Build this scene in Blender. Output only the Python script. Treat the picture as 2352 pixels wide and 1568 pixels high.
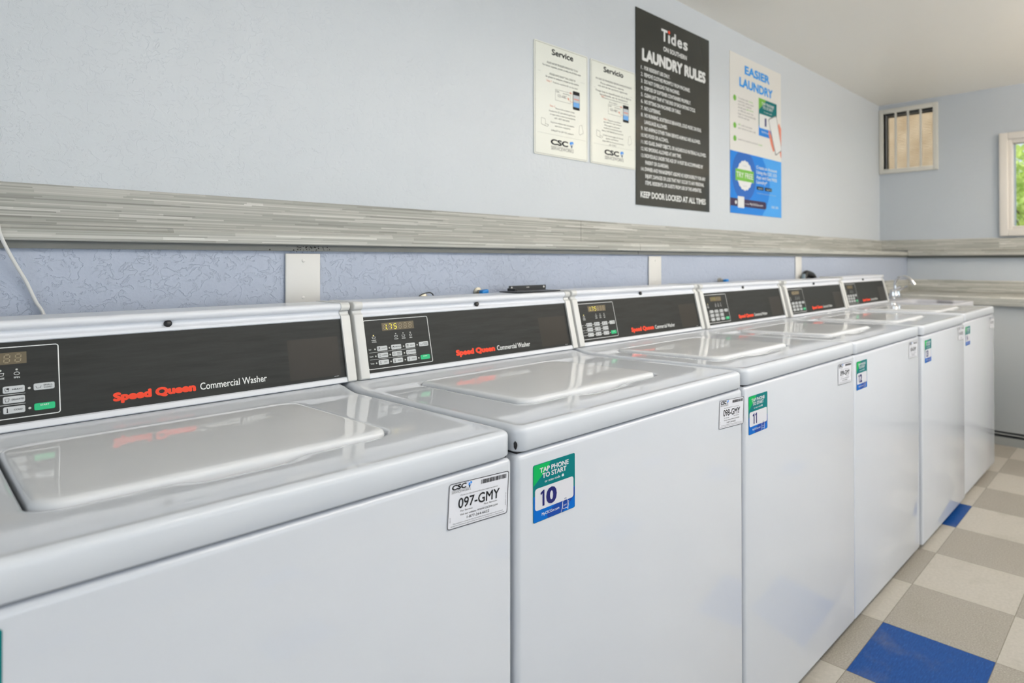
import bpy, bmesh, math, random
from mathutils import Vector, Matrix
random.seed(7)
PI = math.pi
SC = bpy.context.scene
COL = SC.collection
for o in list(bpy.data.objects):
    bpy.data.objects.remove(o)

# ------------------------------------------------------------------ camera
F_PX, W_PX = 1449.28, 2352.0
YAW, PIT, ROL = math.radians(48.5254), math.radians(0.4045), math.radians(-0.1129)
cam_d = bpy.data.cameras.new('camera')
cam = bpy.data.objects.new('camera', cam_d); COL.objects.link(cam)
fwd = Vector((math.sin(YAW)*math.cos(PIT), math.cos(YAW)*math.cos(PIT), math.sin(PIT)))
right0 = Vector((math.cos(YAW), -math.sin(YAW), 0))
up0 = right0.cross(fwd)
right = right0*math.cos(ROL) + up0*math.sin(ROL)
up = -right0*math.sin(ROL) + up0*math.cos(ROL)
M = Matrix((right, up, -fwd)).transposed().to_4x4()
M.translation = Vector((0, -0.7359, 1.1212))
cam.matrix_world = M
cam_d.sensor_width = 36.0
cam_d.lens = 36.0*F_PX/W_PX
cam_d.shift_x = -239.44/W_PX
cam_d.shift_y = -194.33/W_PX
cam_d.clip_start = 0.05
cam_d.dof.use_dof = True
cam_d.dof.focus_distance = 1.14
cam_d.dof.aperture_fstop = 4.2
SC.camera = cam

# ------------------------------------------------------------------ world, lights, exposure
SC.view_settings.view_transform = 'Standard'
SC.view_settings.look = 'None'
SC.view_settings.gamma = 1.0
SC.view_settings.use_curve_mapping = False
SC.view_settings.exposure = -0.50
world = bpy.data.worlds.new('daylight'); SC.world = world
world.use_nodes = True
wn = world.node_tree.nodes; wn.clear()
wo = wn.new('ShaderNodeOutputWorld'); wb = wn.new('ShaderNodeBackground')
wb.inputs[0].default_value = (0.80, 0.90, 1.0, 1); wb.inputs[1].default_value = 1.6
world.node_tree.links.new(wb.outputs[0], wo.inputs[0])

def area_light(name, loc, target, sx, sy, power, color, spread=180):
    d = bpy.data.lights.new(name, 'AREA'); d.shape = 'RECTANGLE'; d.size = sx; d.size_y = sy
    d.energy = power; d.color = color; d.spread = math.radians(spread)
    o = bpy.data.objects.new(name, d); COL.objects.link(o); o.location = loc
    o.rotation_euler = (Vector(target)-Vector(loc)).to_track_quat('-Z', 'Z').to_euler()
    return o
# daylight entering by the openings of the wall behind the camera and the left wall
area_light('window_daylight', (1.95, -3.38, 1.32), (1.95, 0, 1.12), 4.8, 1.75, 32, (0.86, 0.94, 1.0))
area_light('door_daylight', (-2.05, -1.6, 1.15), (1, -0.9, 1.0), 1.5, 1.9, 18, (0.86, 0.94, 1.0))
# added fill lights, down and up, in an unseen strip fixture built below
area_light('fill_light_down', (2.2, -1.25, 1.985), (2.2, -1.25, 0), 3.4, 0.22, 9, (0.98, 0.98, 1.0))
area_light('fill_light_up', (2.2, -1.25, 2.075), (2.2, -1.25, 3), 3.4, 0.22, 112, (1.0, 0.975, 0.95))
sun_d = bpy.data.lights.new('sun', 'SUN'); sun_d.energy = 6.5; sun_d.angle = math.radians(1.0); sun_d.color = (1.0, 0.95, 0.86)
sun = bpy.data.objects.new('sun', sun_d); COL.objects.link(sun); sun.location = (0, 0, 8)
sun.rotation_euler = Vector((0.72, 0.25, -0.80)).to_track_quat('-Z', 'Y').to_euler()

# ------------------------------------------------------------------ scene numbers
YW = 0.9357      # upper back wall
YC = 0.7420      # thicker lower part of the back wall
XE = 4.9145      # end wall
ZC = 2.2953      # ceiling
XL, YF = -2.1, -3.4
ZN0, ZN1, ZBS, YN = 1.1590, 1.1876, 1.2745, 0.7218
CT = 0.0005

# ------------------------------------------------------------------ node helpers and materials
def new_mat(name, color=(0.8, 0.8, 0.8), rough=0.5, metal=0.0, spec=0.5, coat=0.0, emit=None, estr=0.0):
    if name.endswith('_ink') or name.startswith('poster_b') or name.startswith('poster_d'): spec = 0.15
    m = bpy.data.materials.new(name); m.use_nodes = True
    b = m.node_tree.nodes['Principled BSDF']
    b.inputs['Base Color'].default_value = (*color, 1)
    b.inputs['Roughness'].default_value = rough
    b.inputs['Metallic'].default_value = metal
    b.inputs['Specular IOR Level'].default_value = spec
    b.inputs['Coat Weight'].default_value = coat
    b.inputs['Coat Roughness'].default_value = 0.04
    if emit:
        b.inputs['Emission Color'].default_value = (*emit, 1)
        b.inputs['Emission Strength'].default_value = estr
    return m
def N(m, typ, **kw):
    n = m.node_tree.nodes.new(typ)
    for k, v in kw.items():
        setattr(n, k, v)
    return n
def LK(m, a, b): m.node_tree.links.new(a, b)
def BS(m): return m.node_tree.nodes['Principled BSDF']
def math_n(m, op, a, b=None):
    n = N(m, 'ShaderNodeMath', operation=op)
    for i, v in enumerate((a, b)):
        if v is None: continue
        if isinstance(v, (int, float)): n.inputs[i].default_value = v
        else: LK(m, v, n.inputs[i])
    return n.outputs[0]
def mixc(m, fac, a, b, mode='MIX'):
    n = N(m, 'ShaderNodeMix', data_type='RGBA', blend_type=mode)
    if isinstance(fac, (int, float)): n.inputs['Factor'].default_value = fac
    else: LK(m, fac, n.inputs['Factor'])
    for key, v in (('A', a), ('B', b)):
        s = [i for i in n.inputs if i.name == key and i.type == 'RGBA'][0]
        if isinstance(v, tuple): s.default_value = (*v, 1) if len(v) == 3 else v
        else: LK(m, v, s)
    return [o for o in n.outputs if o.type == 'RGBA'][0]
def noise(m, vec, scale, detail=3, rough=0.5, dist=0.0):
    n = N(m, 'ShaderNodeTexNoise'); n.inputs['Scale'].default_value = scale
    n.inputs['Detail'].default_value = detail; n.inputs['Roughness'].default_value = rough
    n.inputs['Distortion'].default_value = dist
    LK(m, vec, n.inputs['Vector']); return n.outputs[0]
def ramp(m, fac, stops):
    n = N(m, 'ShaderNodeValToRGB'); cr = n.color_ramp
    while len(cr.elements) < len(stops): cr.elements.new(0.5)
    for e, (p, c) in zip(cr.elements, stops):
        e.position = p; e.color = (*c, 1) if len(c) == 3 else c
    LK(m, fac, n.inputs[0]); return n.outputs[0]
def objco(m):
    return N(m, 'ShaderNodeTexCoord').outputs['Object']
def bump(m, h, strength, dist):
    n = N(m, 'ShaderNodeBump'); n.inputs['Strength'].default_value = strength
    n.inputs['Distance'].default_value = dist
    LK(m, h, n.inputs['Height']); LK(m, n.outputs[0], BS(m).inputs['Normal'])

def wall_mat(name, color, st=0.30):
    m = new_mat(name, color, 0.38, spec=0.45)
    co = objco(m)
    a = noise(m, co, 46, 5, 0.60, 0.55)
    r = ramp(m, a, [(0.445, (0, 0, 0)), (0.485, (1, 1, 1)), (0.70, (0.80, 0.80, 0.80))])
    b = noise(m, co, 120, 2, 0.5)
    sep = N(m, 'ShaderNodeSeparateColor'); LK(m, r, sep.inputs[0])
    h = math_n(m, 'ADD', sep.outputs[0], math_n(m, 'MULTIPLY', b, 0.35))
    bump(m, h, st, 0.0028)
    c = noise(m, co, 1.7, 3)
    LK(m, mixc(m, math_n(m, 'MULTIPLY', c, 0.12), color, tuple(x*0.86 for x in color)), BS(m).inputs['Base Color'])
    return m
M_WALL = wall_mat('pale_blue_grey_wall_paint', (0.665, 0.705, 0.745))
M_WALL_LOW = wall_mat('lavender_grey_lower_wall', (0.425, 0.475, 0.58), 0.50)  # lower wall tone, darker and bluer than above the ledge
M_WALL_END = wall_mat('pale_grey_wall_paint', (0.53, 0.575, 0.625))
def ceil_mat():
    m = new_mat('white_ceiling_paint', (0.92, 0.89, 0.83), 0.42, spec=0.4)
    bump(m, noise(m, objco(m), 60, 4), 0.15, 0.002); return m
M_CEIL = ceil_mat()

def floor_mat():
    m = new_mat('vinyl_composition_tiles', (0.6, 0.6, 0.55), 0.34, spec=0.15)
    co = objco(m); s = N(m, 'ShaderNodeSeparateXYZ'); LK(m, co, s.inputs[0])
    T = 0.3048
    u = math_n(m, 'DIVIDE', s.outputs[0], T); v = math_n(m, 'DIVIDE', s.outputs[1], -T)
    i = math_n(m, 'FLOOR', u); j = math_n(m, 'FLOOR', v)
    chk = math_n(m, 'FLOORED_MODULO', math_n(m, 'ADD', i, j), 2.0)       # 0 light, 1 grey
    lat = math_n(m, 'FLOORED_MODULO', math_n(m, 'ADD', i, math_n(m, 'MULTIPLY', j, 4.0)), 17.0)
    blue = math_n(m, 'LESS_THAN', math_n(m, 'ABSOLUTE', math_n(m, 'SUBTRACT', lat, 0.0)), 0.5)
    fl = noise(m, co, 95, 4, 0.6); sp = noise(m, co, 210, 2, 0.5)
    st = N(m, 'ShaderNodeMapping'); st.inputs['Scale'].default_value = (1, 5, 1); st.inputs['Rotation'].default_value = (0, 0, 0.9)
    LK(m, co, st.inputs[0]); strk = noise(m, st.outputs[0], 45, 4, 0.6)
    lightc = ramp(m, fl, [(0.3, (0.405, 0.38, 0.335)), (0.7, (0.465, 0.44, 0.39))])
    greyc = ramp(m, sp, [(0.30, (0.265, 0.245, 0.21)), (0.55, (0.33, 0.305, 0.265)), (0.68, (0.36, 0.335, 0.295)), (0.78, (0.50, 0.48, 0.43))])
    bluec = ramp(m, strk, [(0.3, (0.006, 0.045, 0.19)), (0.6, (0.010, 0.068, 0.26)), (0.8, (0.035, 0.12, 0.36))])
    c1 = mixc(m, chk, lightc, greyc); c2 = mixc(m, blue, c1, bluec)
    fu = math_n(m, 'ABSOLUTE', math_n(m, 'SUBTRACT', math_n(m, 'FRACT', u), 0.5))
    fv = math_n(m, 'ABSOLUTE', math_n(m, 'SUBTRACT', math_n(m, 'FRACT', v), 0.5))
    mx = math_n(m, 'MAXIMUM', fu, fv)
    seam = math_n(m, 'GREATER_THAN', mx, 0.4965)
    dn = noise(m, co, 7, 5, 0.6)
    dirt = math_n(m, 'MULTIPLY', ramp_f(m, dn, 0.55, 0.75), 0.25)
    c3 = mixc(m, math_n(m, 'MULTIPLY', seam, 0.65), c2, (0.10, 0.085, 0.055))
    c4 = mixc(m, dirt, c3, (0.22, 0.20, 0.15))
    LK(m, c4, BS(m).inputs['Base Color'])
    bump(m, noise(m, co, 30, 3), 0.06, 0.002)
    return m
def ramp_f(m, fac, a, b):
    n = N(m, 'ShaderNodeMapRange'); n.inputs['From Min'].default_value = a; n.inputs['From Max'].default_value = b
    LK(m, fac, n.inputs['Value']); return n.outputs[0]
M_FLOOR = floor_mat()

def laminate_mat():
    m = new_mat('grey_strip_laminate', (0.5, 0.5, 0.47), 0.42, spec=0.4)
    co = objco(m); s = N(m, 'ShaderNodeSeparateXYZ'); LK(m, co, s.inputs[0])
    row = math_n(m, 'ADD', s.outputs[2], math_n(m, 'MULTIPLY', s.outputs[1], -1.0))
    cols = []
    for k, (rh, bw) in enumerate(((0.0027, 0.23), (0.0051, 0.41))):
        rid = math_n(m, 'FLOOR', math_n(m, 'DIVIDE', math_n(m, 'ADD', row, 3.0), rh))
        w1_ = N(m, 'ShaderNodeTexWhiteNoise', noise_dimensions='1D'); LK(m, rid, w1_.inputs['W'])
        cell = math_n(m, 'FLOOR', math_n(m, 'ADD', math_n(m, 'DIVIDE', math_n(m, 'ADD', s.outputs[0], 7.3+k), bw), math_n(m, 'MULTIPLY', w1_.outputs['Value'], 9.0)))
        cx = N(m, 'ShaderNodeCombineXYZ'); LK(m, cell, cx.inputs[0]); LK(m, rid, cx.inputs[1])
        w2_ = N(m, 'ShaderNodeTexWhiteNoise', noise_dimensions='2D'); LK(m, cx.outputs[0], w2_.inputs['Vector'])
        cc = N(m, 'ShaderNodeCombineColor'); [LK(m, w2_.outputs['Value'], cc.inputs[i_]) for i_ in range(3)]; cols.append(cc.outputs[0])
    mp = N(m, 'ShaderNodeMapping'); mp.inputs['Scale'].default_value = (2, 330, 330); LK(m, co, mp.inputs[0])
    g = noise(m, mp.outputs[0], 1.0, 4, 0.6)
    c = mixc(m, 0.38, cols[0], cols[1]); c = mixc(m, 0.42, c, g)
    tone = ramp(m, c, [(0.20, (0.25, 0.25, 0.225)), (0.42, (0.375, 0.378, 0.345)), (0.60, (0.475, 0.475, 0.44)), (0.82, (0.72, 0.72, 0.68))])
    LK(m, tone, BS(m).inputs['Base Color']); return m
M_LAM = laminate_mat()

def enamel(name, color, rough=0.05):
    m = new_mat(name, color, rough, spec=0.32)
    co = objco(m)
    bump(m, noise(m, co, 7, 2, 0.4), 0.25, 0.0016)
    return m
M_ENAMEL = enamel('white_enamel', (0.65, 0.68, 0.725))
M_LIDM = enamel('white_enamel_lid', (0.76, 0.775, 0.795), 0.035)  # deck enamel, base lightened on the lid to offset its dark reflection
BS(M_LIDM).inputs['Specular IOR Level'].default_value = 0.19
M_BODY = enamel('white_enamel_cabinet', (0.62, 0.645, 0.69)); BS(M_BODY).inputs['Specular IOR Level'].default_value = 0.55  # same enamel, base darkened to hold down the brightly lit fronts
M_ALU = new_mat('white_painted_trim', (0.78, 0.80, 0.845), 0.28, spec=0.5)
M_CAP = new_mat('ivory_white_plastic', (0.70, 0.70, 0.68), 0.35)
def fascia_mat():
    m = new_mat('matt_black_overlay', (0.03, 0.03, 0.028), 0.42, spec=0.2)
    co = objco(m); mp = N(m, 'ShaderNodeMapping'); mp.inputs['Scale'].default_value = (1, 9, 9); LK(m, co, mp.inputs[0])
    n = noise(m, mp.outputs[0], 9, 5, 0.65)
    LK(m, ramp(m, n, [(0.3, (0.021, 0.022, 0.020)), (0.75, (0.036, 0.038, 0.037))]), BS(m).inputs['Base Color'])
    LK(m, ramp_f2(m, n, 0.36, 0.52), BS(m).inputs['Roughness']); return m
def ramp_f2(m, fac, lo, hi):
    n = N(m, 'ShaderNodeMapRange'); n.inputs['To Min'].default_value = lo; n.inputs['To Max'].default_value = hi
    LK(m, fac, n.inputs['Value']); return n.outputs[0]
M_BLACK = fascia_mat()
M_BLACK2 = new_mat('brown_black_window', (0.030, 0.026, 0.021), 0.34, spec=0.3)
M_RUBBER = new_mat('black_rubber', (0.012, 0.012, 0.013), 0.35)
M_DARKM = new_mat('black_painted_steel', (0.018, 0.019, 0.02), 0.32, spec=0.6)
M_WHITEINK = new_mat('white_ink', (0.80, 0.81, 0.80), 0.5)
M_REDINK = new_mat('orange_red_ink', (0.85, 0.075, 0.035), 0.5)
M_BLKINK = new_mat('black_ink', (0.018, 0.018, 0.02), 0.5)
M_GREYINK = new_mat('grey_ink', (0.19, 0.19, 0.19), 0.5)
M_LGREYINK = new_mat('light_grey_ink', (0.42, 0.42, 0.41), 0.5)
M_NAVYINK = new_mat('navy_ink', (0.018, 0.02, 0.14), 0.45)
M_BLUEINK = new_mat('sky_blue_ink', (0.05, 0.34, 0.83), 0.45)
M_GREENINK = new_mat('leaf_green_ink', (0.20, 0.50, 0.08), 0.45)
M_PINK = new_mat('salmon_ink', (0.78, 0.27, 0.19), 0.5)
M_KEY = new_mat('pale_grey_key', (0.56, 0.58, 0.59), 0.4)
M_KEYG = new_mat('green_start_key', (0.0, 0.48, 0.19), 0.4)
M_LED = new_mat('led_white', (0.55, 0.55, 0.52), 0.3)
M_LEDON = new_mat('led_amber', (0.75, 0.65, 0.25), 0.3, emit=(1, 0.85, 0.3), estr=0.35)
M_DISP = new_mat('display_glass', (0.125, 0.098, 0.055), 0.25)
M_SEG = new_mat('unlit_segments', (0.27, 0.215, 0.125), 0.4)
M_SEGON = new_mat('lit_segments', (0.8, 0.7, 0.05), 0.4, emit=(1.0, 0.85, 0.06), estr=0.75)
M_SEGDIM = new_mat('faint_lit_segments', (0.32, 0.30, 0.03), 0.4)
M_CHROME = new_mat('chrome', (0.80, 0.81, 0.82), 0.10, metal=1.0)
M_STEEL = new_mat('stainless_steel', (0.48, 0.48, 0.47), 0.28, metal=1.0)
M_SCREW = new_mat('dull_steel', (0.32, 0.32, 0.33), 0.4, metal=0.8)
M_PLATE = new_mat('ivory_plate', (0.74, 0.725, 0.69), 0.16, spec=0.55)
M_DARKGAP = new_mat('dark_gap', (0.02, 0.02, 0.022), 0.8)
M_LEDGE_STRIP = new_mat('dark_grey_strip', (0.17, 0.175, 0.165), 0.7)
M_LABEL = new_mat('label_paper', (0.75, 0.76, 0.81), 0.35)
M_SIGNPL = new_mat('off_white_sign', (0.82, 0.84, 0.77), 0.28)
M_POSTBLK = new_mat('glossy_black_poster', (0.030, 0.032, 0.026), 0.10, spec=0.5)
M_POSTWHT = new_mat('poster_white', (0.80, 0.785, 0.75), 0.30)
M_POSTBLUE = new_mat('poster_blue', (0.025, 0.235, 0.74), 0.30)
M_POSTBLUE2 = new_mat('poster_deep_blue', (0.035, 0.15, 0.52), 0.30)
M_POSTBLUE3 = new_mat('poster_bright_blue', (0.08, 0.38, 0.88), 0.30)
M_PURPLE = new_mat('dark_plum_ink', (0.06, 0.04, 0.085), 0.4)
M_TEAL = new_mat('teal_ink', (0.0, 0.17, 0.18), 0.35)
M_GRN = new_mat('bright_green_ink', (0.005, 0.40, 0.10), 0.35)
M_BLU = new_mat('royal_blue_ink', (0.0, 0.13, 0.52), 0.35)
M_BLU2 = new_mat('dark_blue_ink', (0.01, 0.06, 0.33), 0.35)
M_STWHT = new_mat('sticker_white', (0.68, 0.68, 0.72), 0.35)
M_VALVE = new_mat('blue_plastic_handle', (0.0, 0.22, 0.62), 0.4)
M_BRASS = new_mat('grey_brass', (0.35, 0.33, 0.27), 0.35, metal=0.7)
M_HOSE = new_mat('blue_grey_hose', (0.22, 0.28, 0.32), 0.45)
M_WIRE = new_mat('white_cable_jacket', (0.72, 0.72, 0.70), 0.4)
M_TRIMW = new_mat('white_window_paint', (0.73, 0.70, 0.66), 0.4)
M_BARW = new_mat('cream_metal_paint', (0.66, 0.65, 0.60), 0.4)
M_BLIND = new_mat('taupe_slats', (0.36, 0.31, 0.24), 0.5)
M_CABI = new_mat('grey_cabinet_paint', (0.47, 0.495, 0.505), 0.4)
M_KICK = new_mat('grey_toe_board', (0.30, 0.31, 0.30), 0.5)
M_DIRT = new_mat('dark_specks', (0.02, 0.018, 0.012), 0.8)
M_TUB = new_mat('white_tub_plastic', (0.66, 0.67, 0.72), 0.25)
M_LOGOB = new_mat('logo_blue', (0.0, 0.27, 0.85), 0.4)
M_LOGOD = new_mat('logo_navy', (0.02, 0.06, 0.15), 0.4)
M_PHSKY = new_mat('phone_sky', (0.12, 0.38, 0.80), 0.4)
M_PHGREY = new_mat('phone_grey', (0.50, 0.55, 0.60), 0.4)
M_STUCCO = new_mat('tan_stucco', (0.60, 0.42, 0.26), 0.9)
M_GROUND = new_mat('dry_ground', (0.40, 0.36, 0.28), 0.9)
M_BARK = new_mat('tree_bark', (0.16, 0.11, 0.07), 0.9)
def glass_mat():
    m = bpy.data.materials.new('window_glass'); m.use_nodes = True; nt = m.node_tree; nt.nodes.clear()
    o = nt.nodes.new('ShaderNodeOutputMaterial'); g = nt.nodes.new('ShaderNodeBsdfGlossy'); t = nt.nodes.new('ShaderNodeBsdfTransparent')
    x = nt.nodes.new('ShaderNodeMixShader'); f = nt.nodes.new('ShaderNodeFresnel'); f.inputs[0].default_value = 1.45
    g.inputs['Roughness'].default_value = 0.02; t.inputs[0].default_value = (0.94, 0.96, 0.95, 1)
    nt.links.new(f.outputs[0], x.inputs[0]); nt.links.new(t.outputs[0], x.inputs[1]); nt.links.new(g.outputs[0], x.inputs[2]); nt.links.new(x.outputs[0], o.inputs[0])
    return m
def stucco():
    c = ramp(M_STUCCO, noise(M_STUCCO, objco(M_STUCCO), 6, 5, 0.6), [(0.3, (0.50, 0.34, 0.20)), (0.7, (0.78, 0.60, 0.42))])
    LK(M_STUCCO, c, BS(M_STUCCO).inputs['Base Color'])
stucco()
M_GLASS = glass_mat()
def leaf_mat():
    m = new_mat('sunlit_leaves', (0.22, 0.38, 0.05), 0.5)
    b = BS(m); n = noise(m, objco(m), 5, 3)
    c = ramp(m, n, [(0.3, (0.34, 0.52, 0.09)), (0.65, (0.80, 0.92, 0.34))])
    LK(m, c, b.inputs['Base Color'])
    tr = N(m, 'ShaderNodeBsdfTranslucent'); LK(m, c, tr.inputs[0])
    mx = N(m, 'ShaderNodeMixShader'); mx.inputs[0].default_value = 0.45
    out = [x for x in m.node_tree.nodes if x.type == 'OUTPUT_MATERIAL'][0]
    LK(m, b.outputs[0], mx.inputs[1]); LK(m, tr.outputs[0], mx.inputs[2]); LK(m, mx.outputs[0], out.inputs[0])
    return m
M_LEAF = leaf_mat()

# ------------------------------------------------------------------ object helpers
def finish(bm, name, mat, parent=None, loc=None, rot=None, angle=35, smooth=True):
    me = bpy.data.meshes.new(name); bm.normal_update(); bm.to_mesh(me); bm.free()
    me.materials.append(mat)
    if smooth:
        for p in me.polygons: p.use_smooth = True
        me.set_sharp_from_angle(angle=math.radians(angle))
    o = bpy.data.objects.new(name, me); COL.objects.link(o)
    if parent: o.parent = parent
    if loc is not None: o.location = loc
    if rot is not None: o.rotation_euler = rot
    return o
def tag(o, label=None, cat=None, group=None, kind=None):
    if label: o['label'] = label
    if cat: o['category'] = cat
    if group: o['group'] = group
    if kind: o['kind'] = kind
    return o
def empty(name, loc=(0, 0, 0), rot=(0, 0, 0), parent=None):
    o = bpy.data.objects.new(name, None); COL.objects.link(o); o.location = loc; o.rotation_euler = rot
    o.empty_display_size = 0.1
    if parent: o.parent = parent
    return o
def copy_tree(o, parent=None):
    c = o.copy(); COL.objects.link(c)
    if parent is not None: c.parent = parent
    for ch in list(o.children): copy_tree(ch, c)
    return c
def B(): return bmesh.new()
def box(bm, x0, x1, y0, y1, z0, z1, bev=0.0, seg=3):
    r = bmesh.ops.create_cube(bm, size=1.0)
    vs = r['verts']
    for v in vs:
        v.co = Vector(((x0+x1)/2 + v.co.x*(x1-x0), (y0+y1)/2 + v.co.y*(y1-y0), (z0+z1)/2 + v.co.z*(z1-z0)))
    if bev > 0:
        es = list({e for v in vs for e in v.link_edges})
        bmesh.ops.bevel(bm, geom=es, offset=bev, segments=seg, profile=0.5, affect='EDGES')
def prism(bm, pts, a0, a1, fn):
    """extrude a closed 2-D outline pts between a0 and a1; fn(a, p) gives the 3-D point"""
    A = [bm.verts.new(fn(a0, p)) for p in pts]; Bv = [bm.verts.new(fn(a1, p)) for p in pts]
    n = len(pts)
    for i in range(n):
        bm.faces.new((A[i], A[(i+1) % n], Bv[(i+1) % n], Bv[i]))
    bm.faces.new(A[::-1]); bm.faces.new(Bv)
    bmesh.ops.recalc_face_normals(bm, faces=bm.faces[:])
def tube(bm, pts, r, seg=10, cap=True):
    pts = [Vector(p) for p in pts]; rings = []
    rr = r if isinstance(r, (list, tuple)) else [r]*len(pts)
    ref = None
    for i, p in enumerate(pts):
        d = (pts[min(i+1, len(pts)-1)] - pts[max(i-1, 0)]).normalized()
        if ref is None: ref = Vector((0, 0, 1)) if abs(d.z) < 0.9 else Vector((1, 0, 0))
        a = d.cross(ref).normalized(); b = a.cross(d).normalized(); ref = b
        rings.append([bm.verts.new(p + (a*math.cos(t) + b*math.sin(t))*rr[i]) for t in (2*PI*k/seg for k in range(seg))])
    for i in range(len(rings)-1):
        for k in range(seg):
            bm.faces.new((rings[i][k], rings[i][(k+1) % seg], rings[i+1][(k+1) % seg], rings[i+1][k]))
    if cap:
        bm.faces.new(rings[0][::-1]); bm.faces.new(rings[-1])
def spline(pts, n=8):
    P = [Vector(p) for p in pts]; P = [P[0]*2-P[1]] + P + [P[-1]*2-P[-2]]; out = []
    for i in range(1, len(P)-2):
        for k in range(n):
            t = k/n
            out.append(0.5*((2*P[i]) + (P[i+1]-P[i-1])*t + (2*P[i-1]-5*P[i]+4*P[i+1]-P[i+2])*t*t + (-P[i-1]+3*P[i]-3*P[i+1]+P[i+2])*t**3))
    out.append(P[-2]); return out
def lathe(bm, prof, c=(0, 0, 0), axis='z', seg=20):
    rings = []
    for (r, h) in prof:
        ring = []
        for k in range(seg):
            a = 2*PI*k/seg; x, y, z = r*math.cos(a), r*math.sin(a), h
            if axis == 'y': x, y, z = x, -z, y
            if axis == 'x': x, y, z = z, x, y
            ring.append(bm.verts.new((c[0]+x, c[1]+y, c[2]+z)))
        rings.append(ring)
    for i in range(len(rings)-1):
        for k in range(seg):
            bm.faces.new((rings[i][k], rings[i][(k+1) % seg], rings[i+1][(k+1) % seg], rings[i+1][k]))
    bm.faces.new(rings[0][::-1]); bm.faces.new(rings[-1])
    bmesh.ops.recalc_face_normals(bm, faces=bm.faces[:])
def rr(cx, cy, hx, hy, r, nc=8, ns=24):
    """rounded rectangle outline, counter-clockwise, constant vertex count"""
    out = []
    for (sx, sy, a0, ex, ey) in ((1, -1, -PI/2, 0, 1), (1, 1, 0, -1, 0), (-1, 1, PI/2, 0, -1), (-1, -1, PI, 1, 0)):
        c = (cx+sx*(hx-r), cy+sy*(hy-r))
        for k in range(nc+1):
            a = a0 + (PI/2)*k/nc; out.append((c[0]+r*math.cos(a), c[1]+r*math.sin(a)))
        L = (2*(hy-r)) if ex == 0 else (2*(hx-r))
        p = out[-1]
        for k in range(1, ns): out.append((p[0]+ex*L*k/ns, p[1]+ey*L*k/ns))
    return out
# flat artwork in a local x (right) / y (up) frame; d = height above the sheet
def poly(bm, pts, d=0.0):
    f = bm.faces.new([bm.verts.new((p[0], p[1], d)) for p in pts])
    f.normal_update()
    if f.normal.z < 0: f.normal_flip()
def rect(bm, x0, y0, x1, y1, d=0.0): poly(bm, [(x0, y0), (x1, y0), (x1, y1), (x0, y1)], d)
def rrect(bm, x0, y0, x1, y1, r, d=0.0):
    poly(bm, rr((x0+x1)/2, (y0+y1)/2, abs(x1-x0)/2, abs(y1-y0)/2, r, 5, 1), d)
def rframe(bm, x0, y0, x1, y1, r, w, d=0.0):
    a = rr((x0+x1)/2, (y0+y1)/2, (x1-x0)/2, (y1-y0)/2, r, 5, 1)
    b = rr((x0+x1)/2, (y0+y1)/2, (x1-x0)/2-w, (y1-y0)/2-w, max(r-w, 0.0002), 5, 1)
    A = [bm.verts.new((*p, d)) for p in a]; C = [bm.verts.new((*p, d)) for p in b]; n = len(a)
    for i in range(n): bm.faces.new((A[i], A[(i+1) % n], C[(i+1) % n], C[i]))
def disc(bm, x, y, r, d=0.0, n=16, ry=None):
    poly(bm, [(x+r*math.cos(2*PI*k/n), y+(ry or r)*math.sin(2*PI*k/n)) for k in range(n)], d)
def line2(bm, pts, w, d=0.0):
    for (a, b) in zip(pts[:-1], pts[1:]):
        dx, dy = b[0]-a[0], b[1]-a[1]; L = math.hypot(dx, dy) or 1; nx, ny = -dy/L*w/2, dx/L*w/2
        poly(bm, [(a[0]+nx, a[1]+ny), (a[0]-nx, a[1]-ny), (b[0]-nx, b[1]-ny), (b[0]+nx, b[1]+ny)], d)
_tc = {}
def text_data(s, bold):
    k = (s, bold)
    if k not in _tc:
        cu = bpy.data.curves.new('t', 'FONT'); cu.body = s; cu.size = 1; cu.resolution_u = 3; cu.offset = bold; cu.fill_mode = 'FRONT'
        o = bpy.data.objects.new('t', cu); me = bpy.data.meshes.new_from_object(o)
        _tc[k] = ([tuple(v.co) for v in me.vertices], [tuple(p.vertices) for p in me.polygons])
        bpy.data.meshes.remove(me); bpy.data.objects.remove(o); bpy.data.curves.remove(cu)
    return _tc[k]
_cap = {}
def text(bm, s, x, y, h, w=None, align='L', bold=0.0, d=0.0, shear=0.0, rot=0.0):
    """baseline at y, capital height h, optional exact width w; heavy weights are built from shifted passes"""
    base = 0.0; ext = bold
    shifts = [(0, 0)] if ext <= 0 else [(0, 0), (-ext, -ext*0.6), (ext, ext*0.6), (-ext, ext*0.6), (ext, -ext*0.6)]
    if ext > 0.015: shifts = [(0, 0)] + [(ext*math.cos(a_*PI/5), ext*math.sin(a_*PI/5)) for a_ in range(10)] + [(ext*0.5, 0), (-ext*0.5, 0)]
    vs, fs = text_data(s, base)
    if not vs: return
    if base not in _cap:
        hv = text_data('H', base)[0]; _cap[base] = (min(v[1] for v in hv), max(v[1] for v in hv))
    c0, c1 = _cap[base]; k = h/(c1-c0+1.2*ext)
    x0 = min(v[0] for v in vs)-ext; x1 = max(v[0] for v in vs)+ext; kx = k if w is None else w/(x1-x0)
    tw = (x1-x0)*kx; ox = {'L': 0, 'C': -tw/2, 'R': -tw}[align]
    cr, sr = math.cos(rot), math.sin(rot)
    for n_, (sx_, sy_) in enumerate(shifts):
        nv = []
        for v in vs:
            a, b = (v[0]-x0+sx_)*kx+ox, (v[1]-c0+sy_+0.6*ext)*k; a += shear*b
            nv.append(bm.verts.new((x+a*cr-b*sr, y+a*sr+b*cr, d+n_*0.000004)))
        for f in fs:
            try:
                F = bm.faces.new([nv[i] for i in f]); F.normal_update()
                if F.normal.z < 0: F.normal_flip()
            except ValueError: pass
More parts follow.
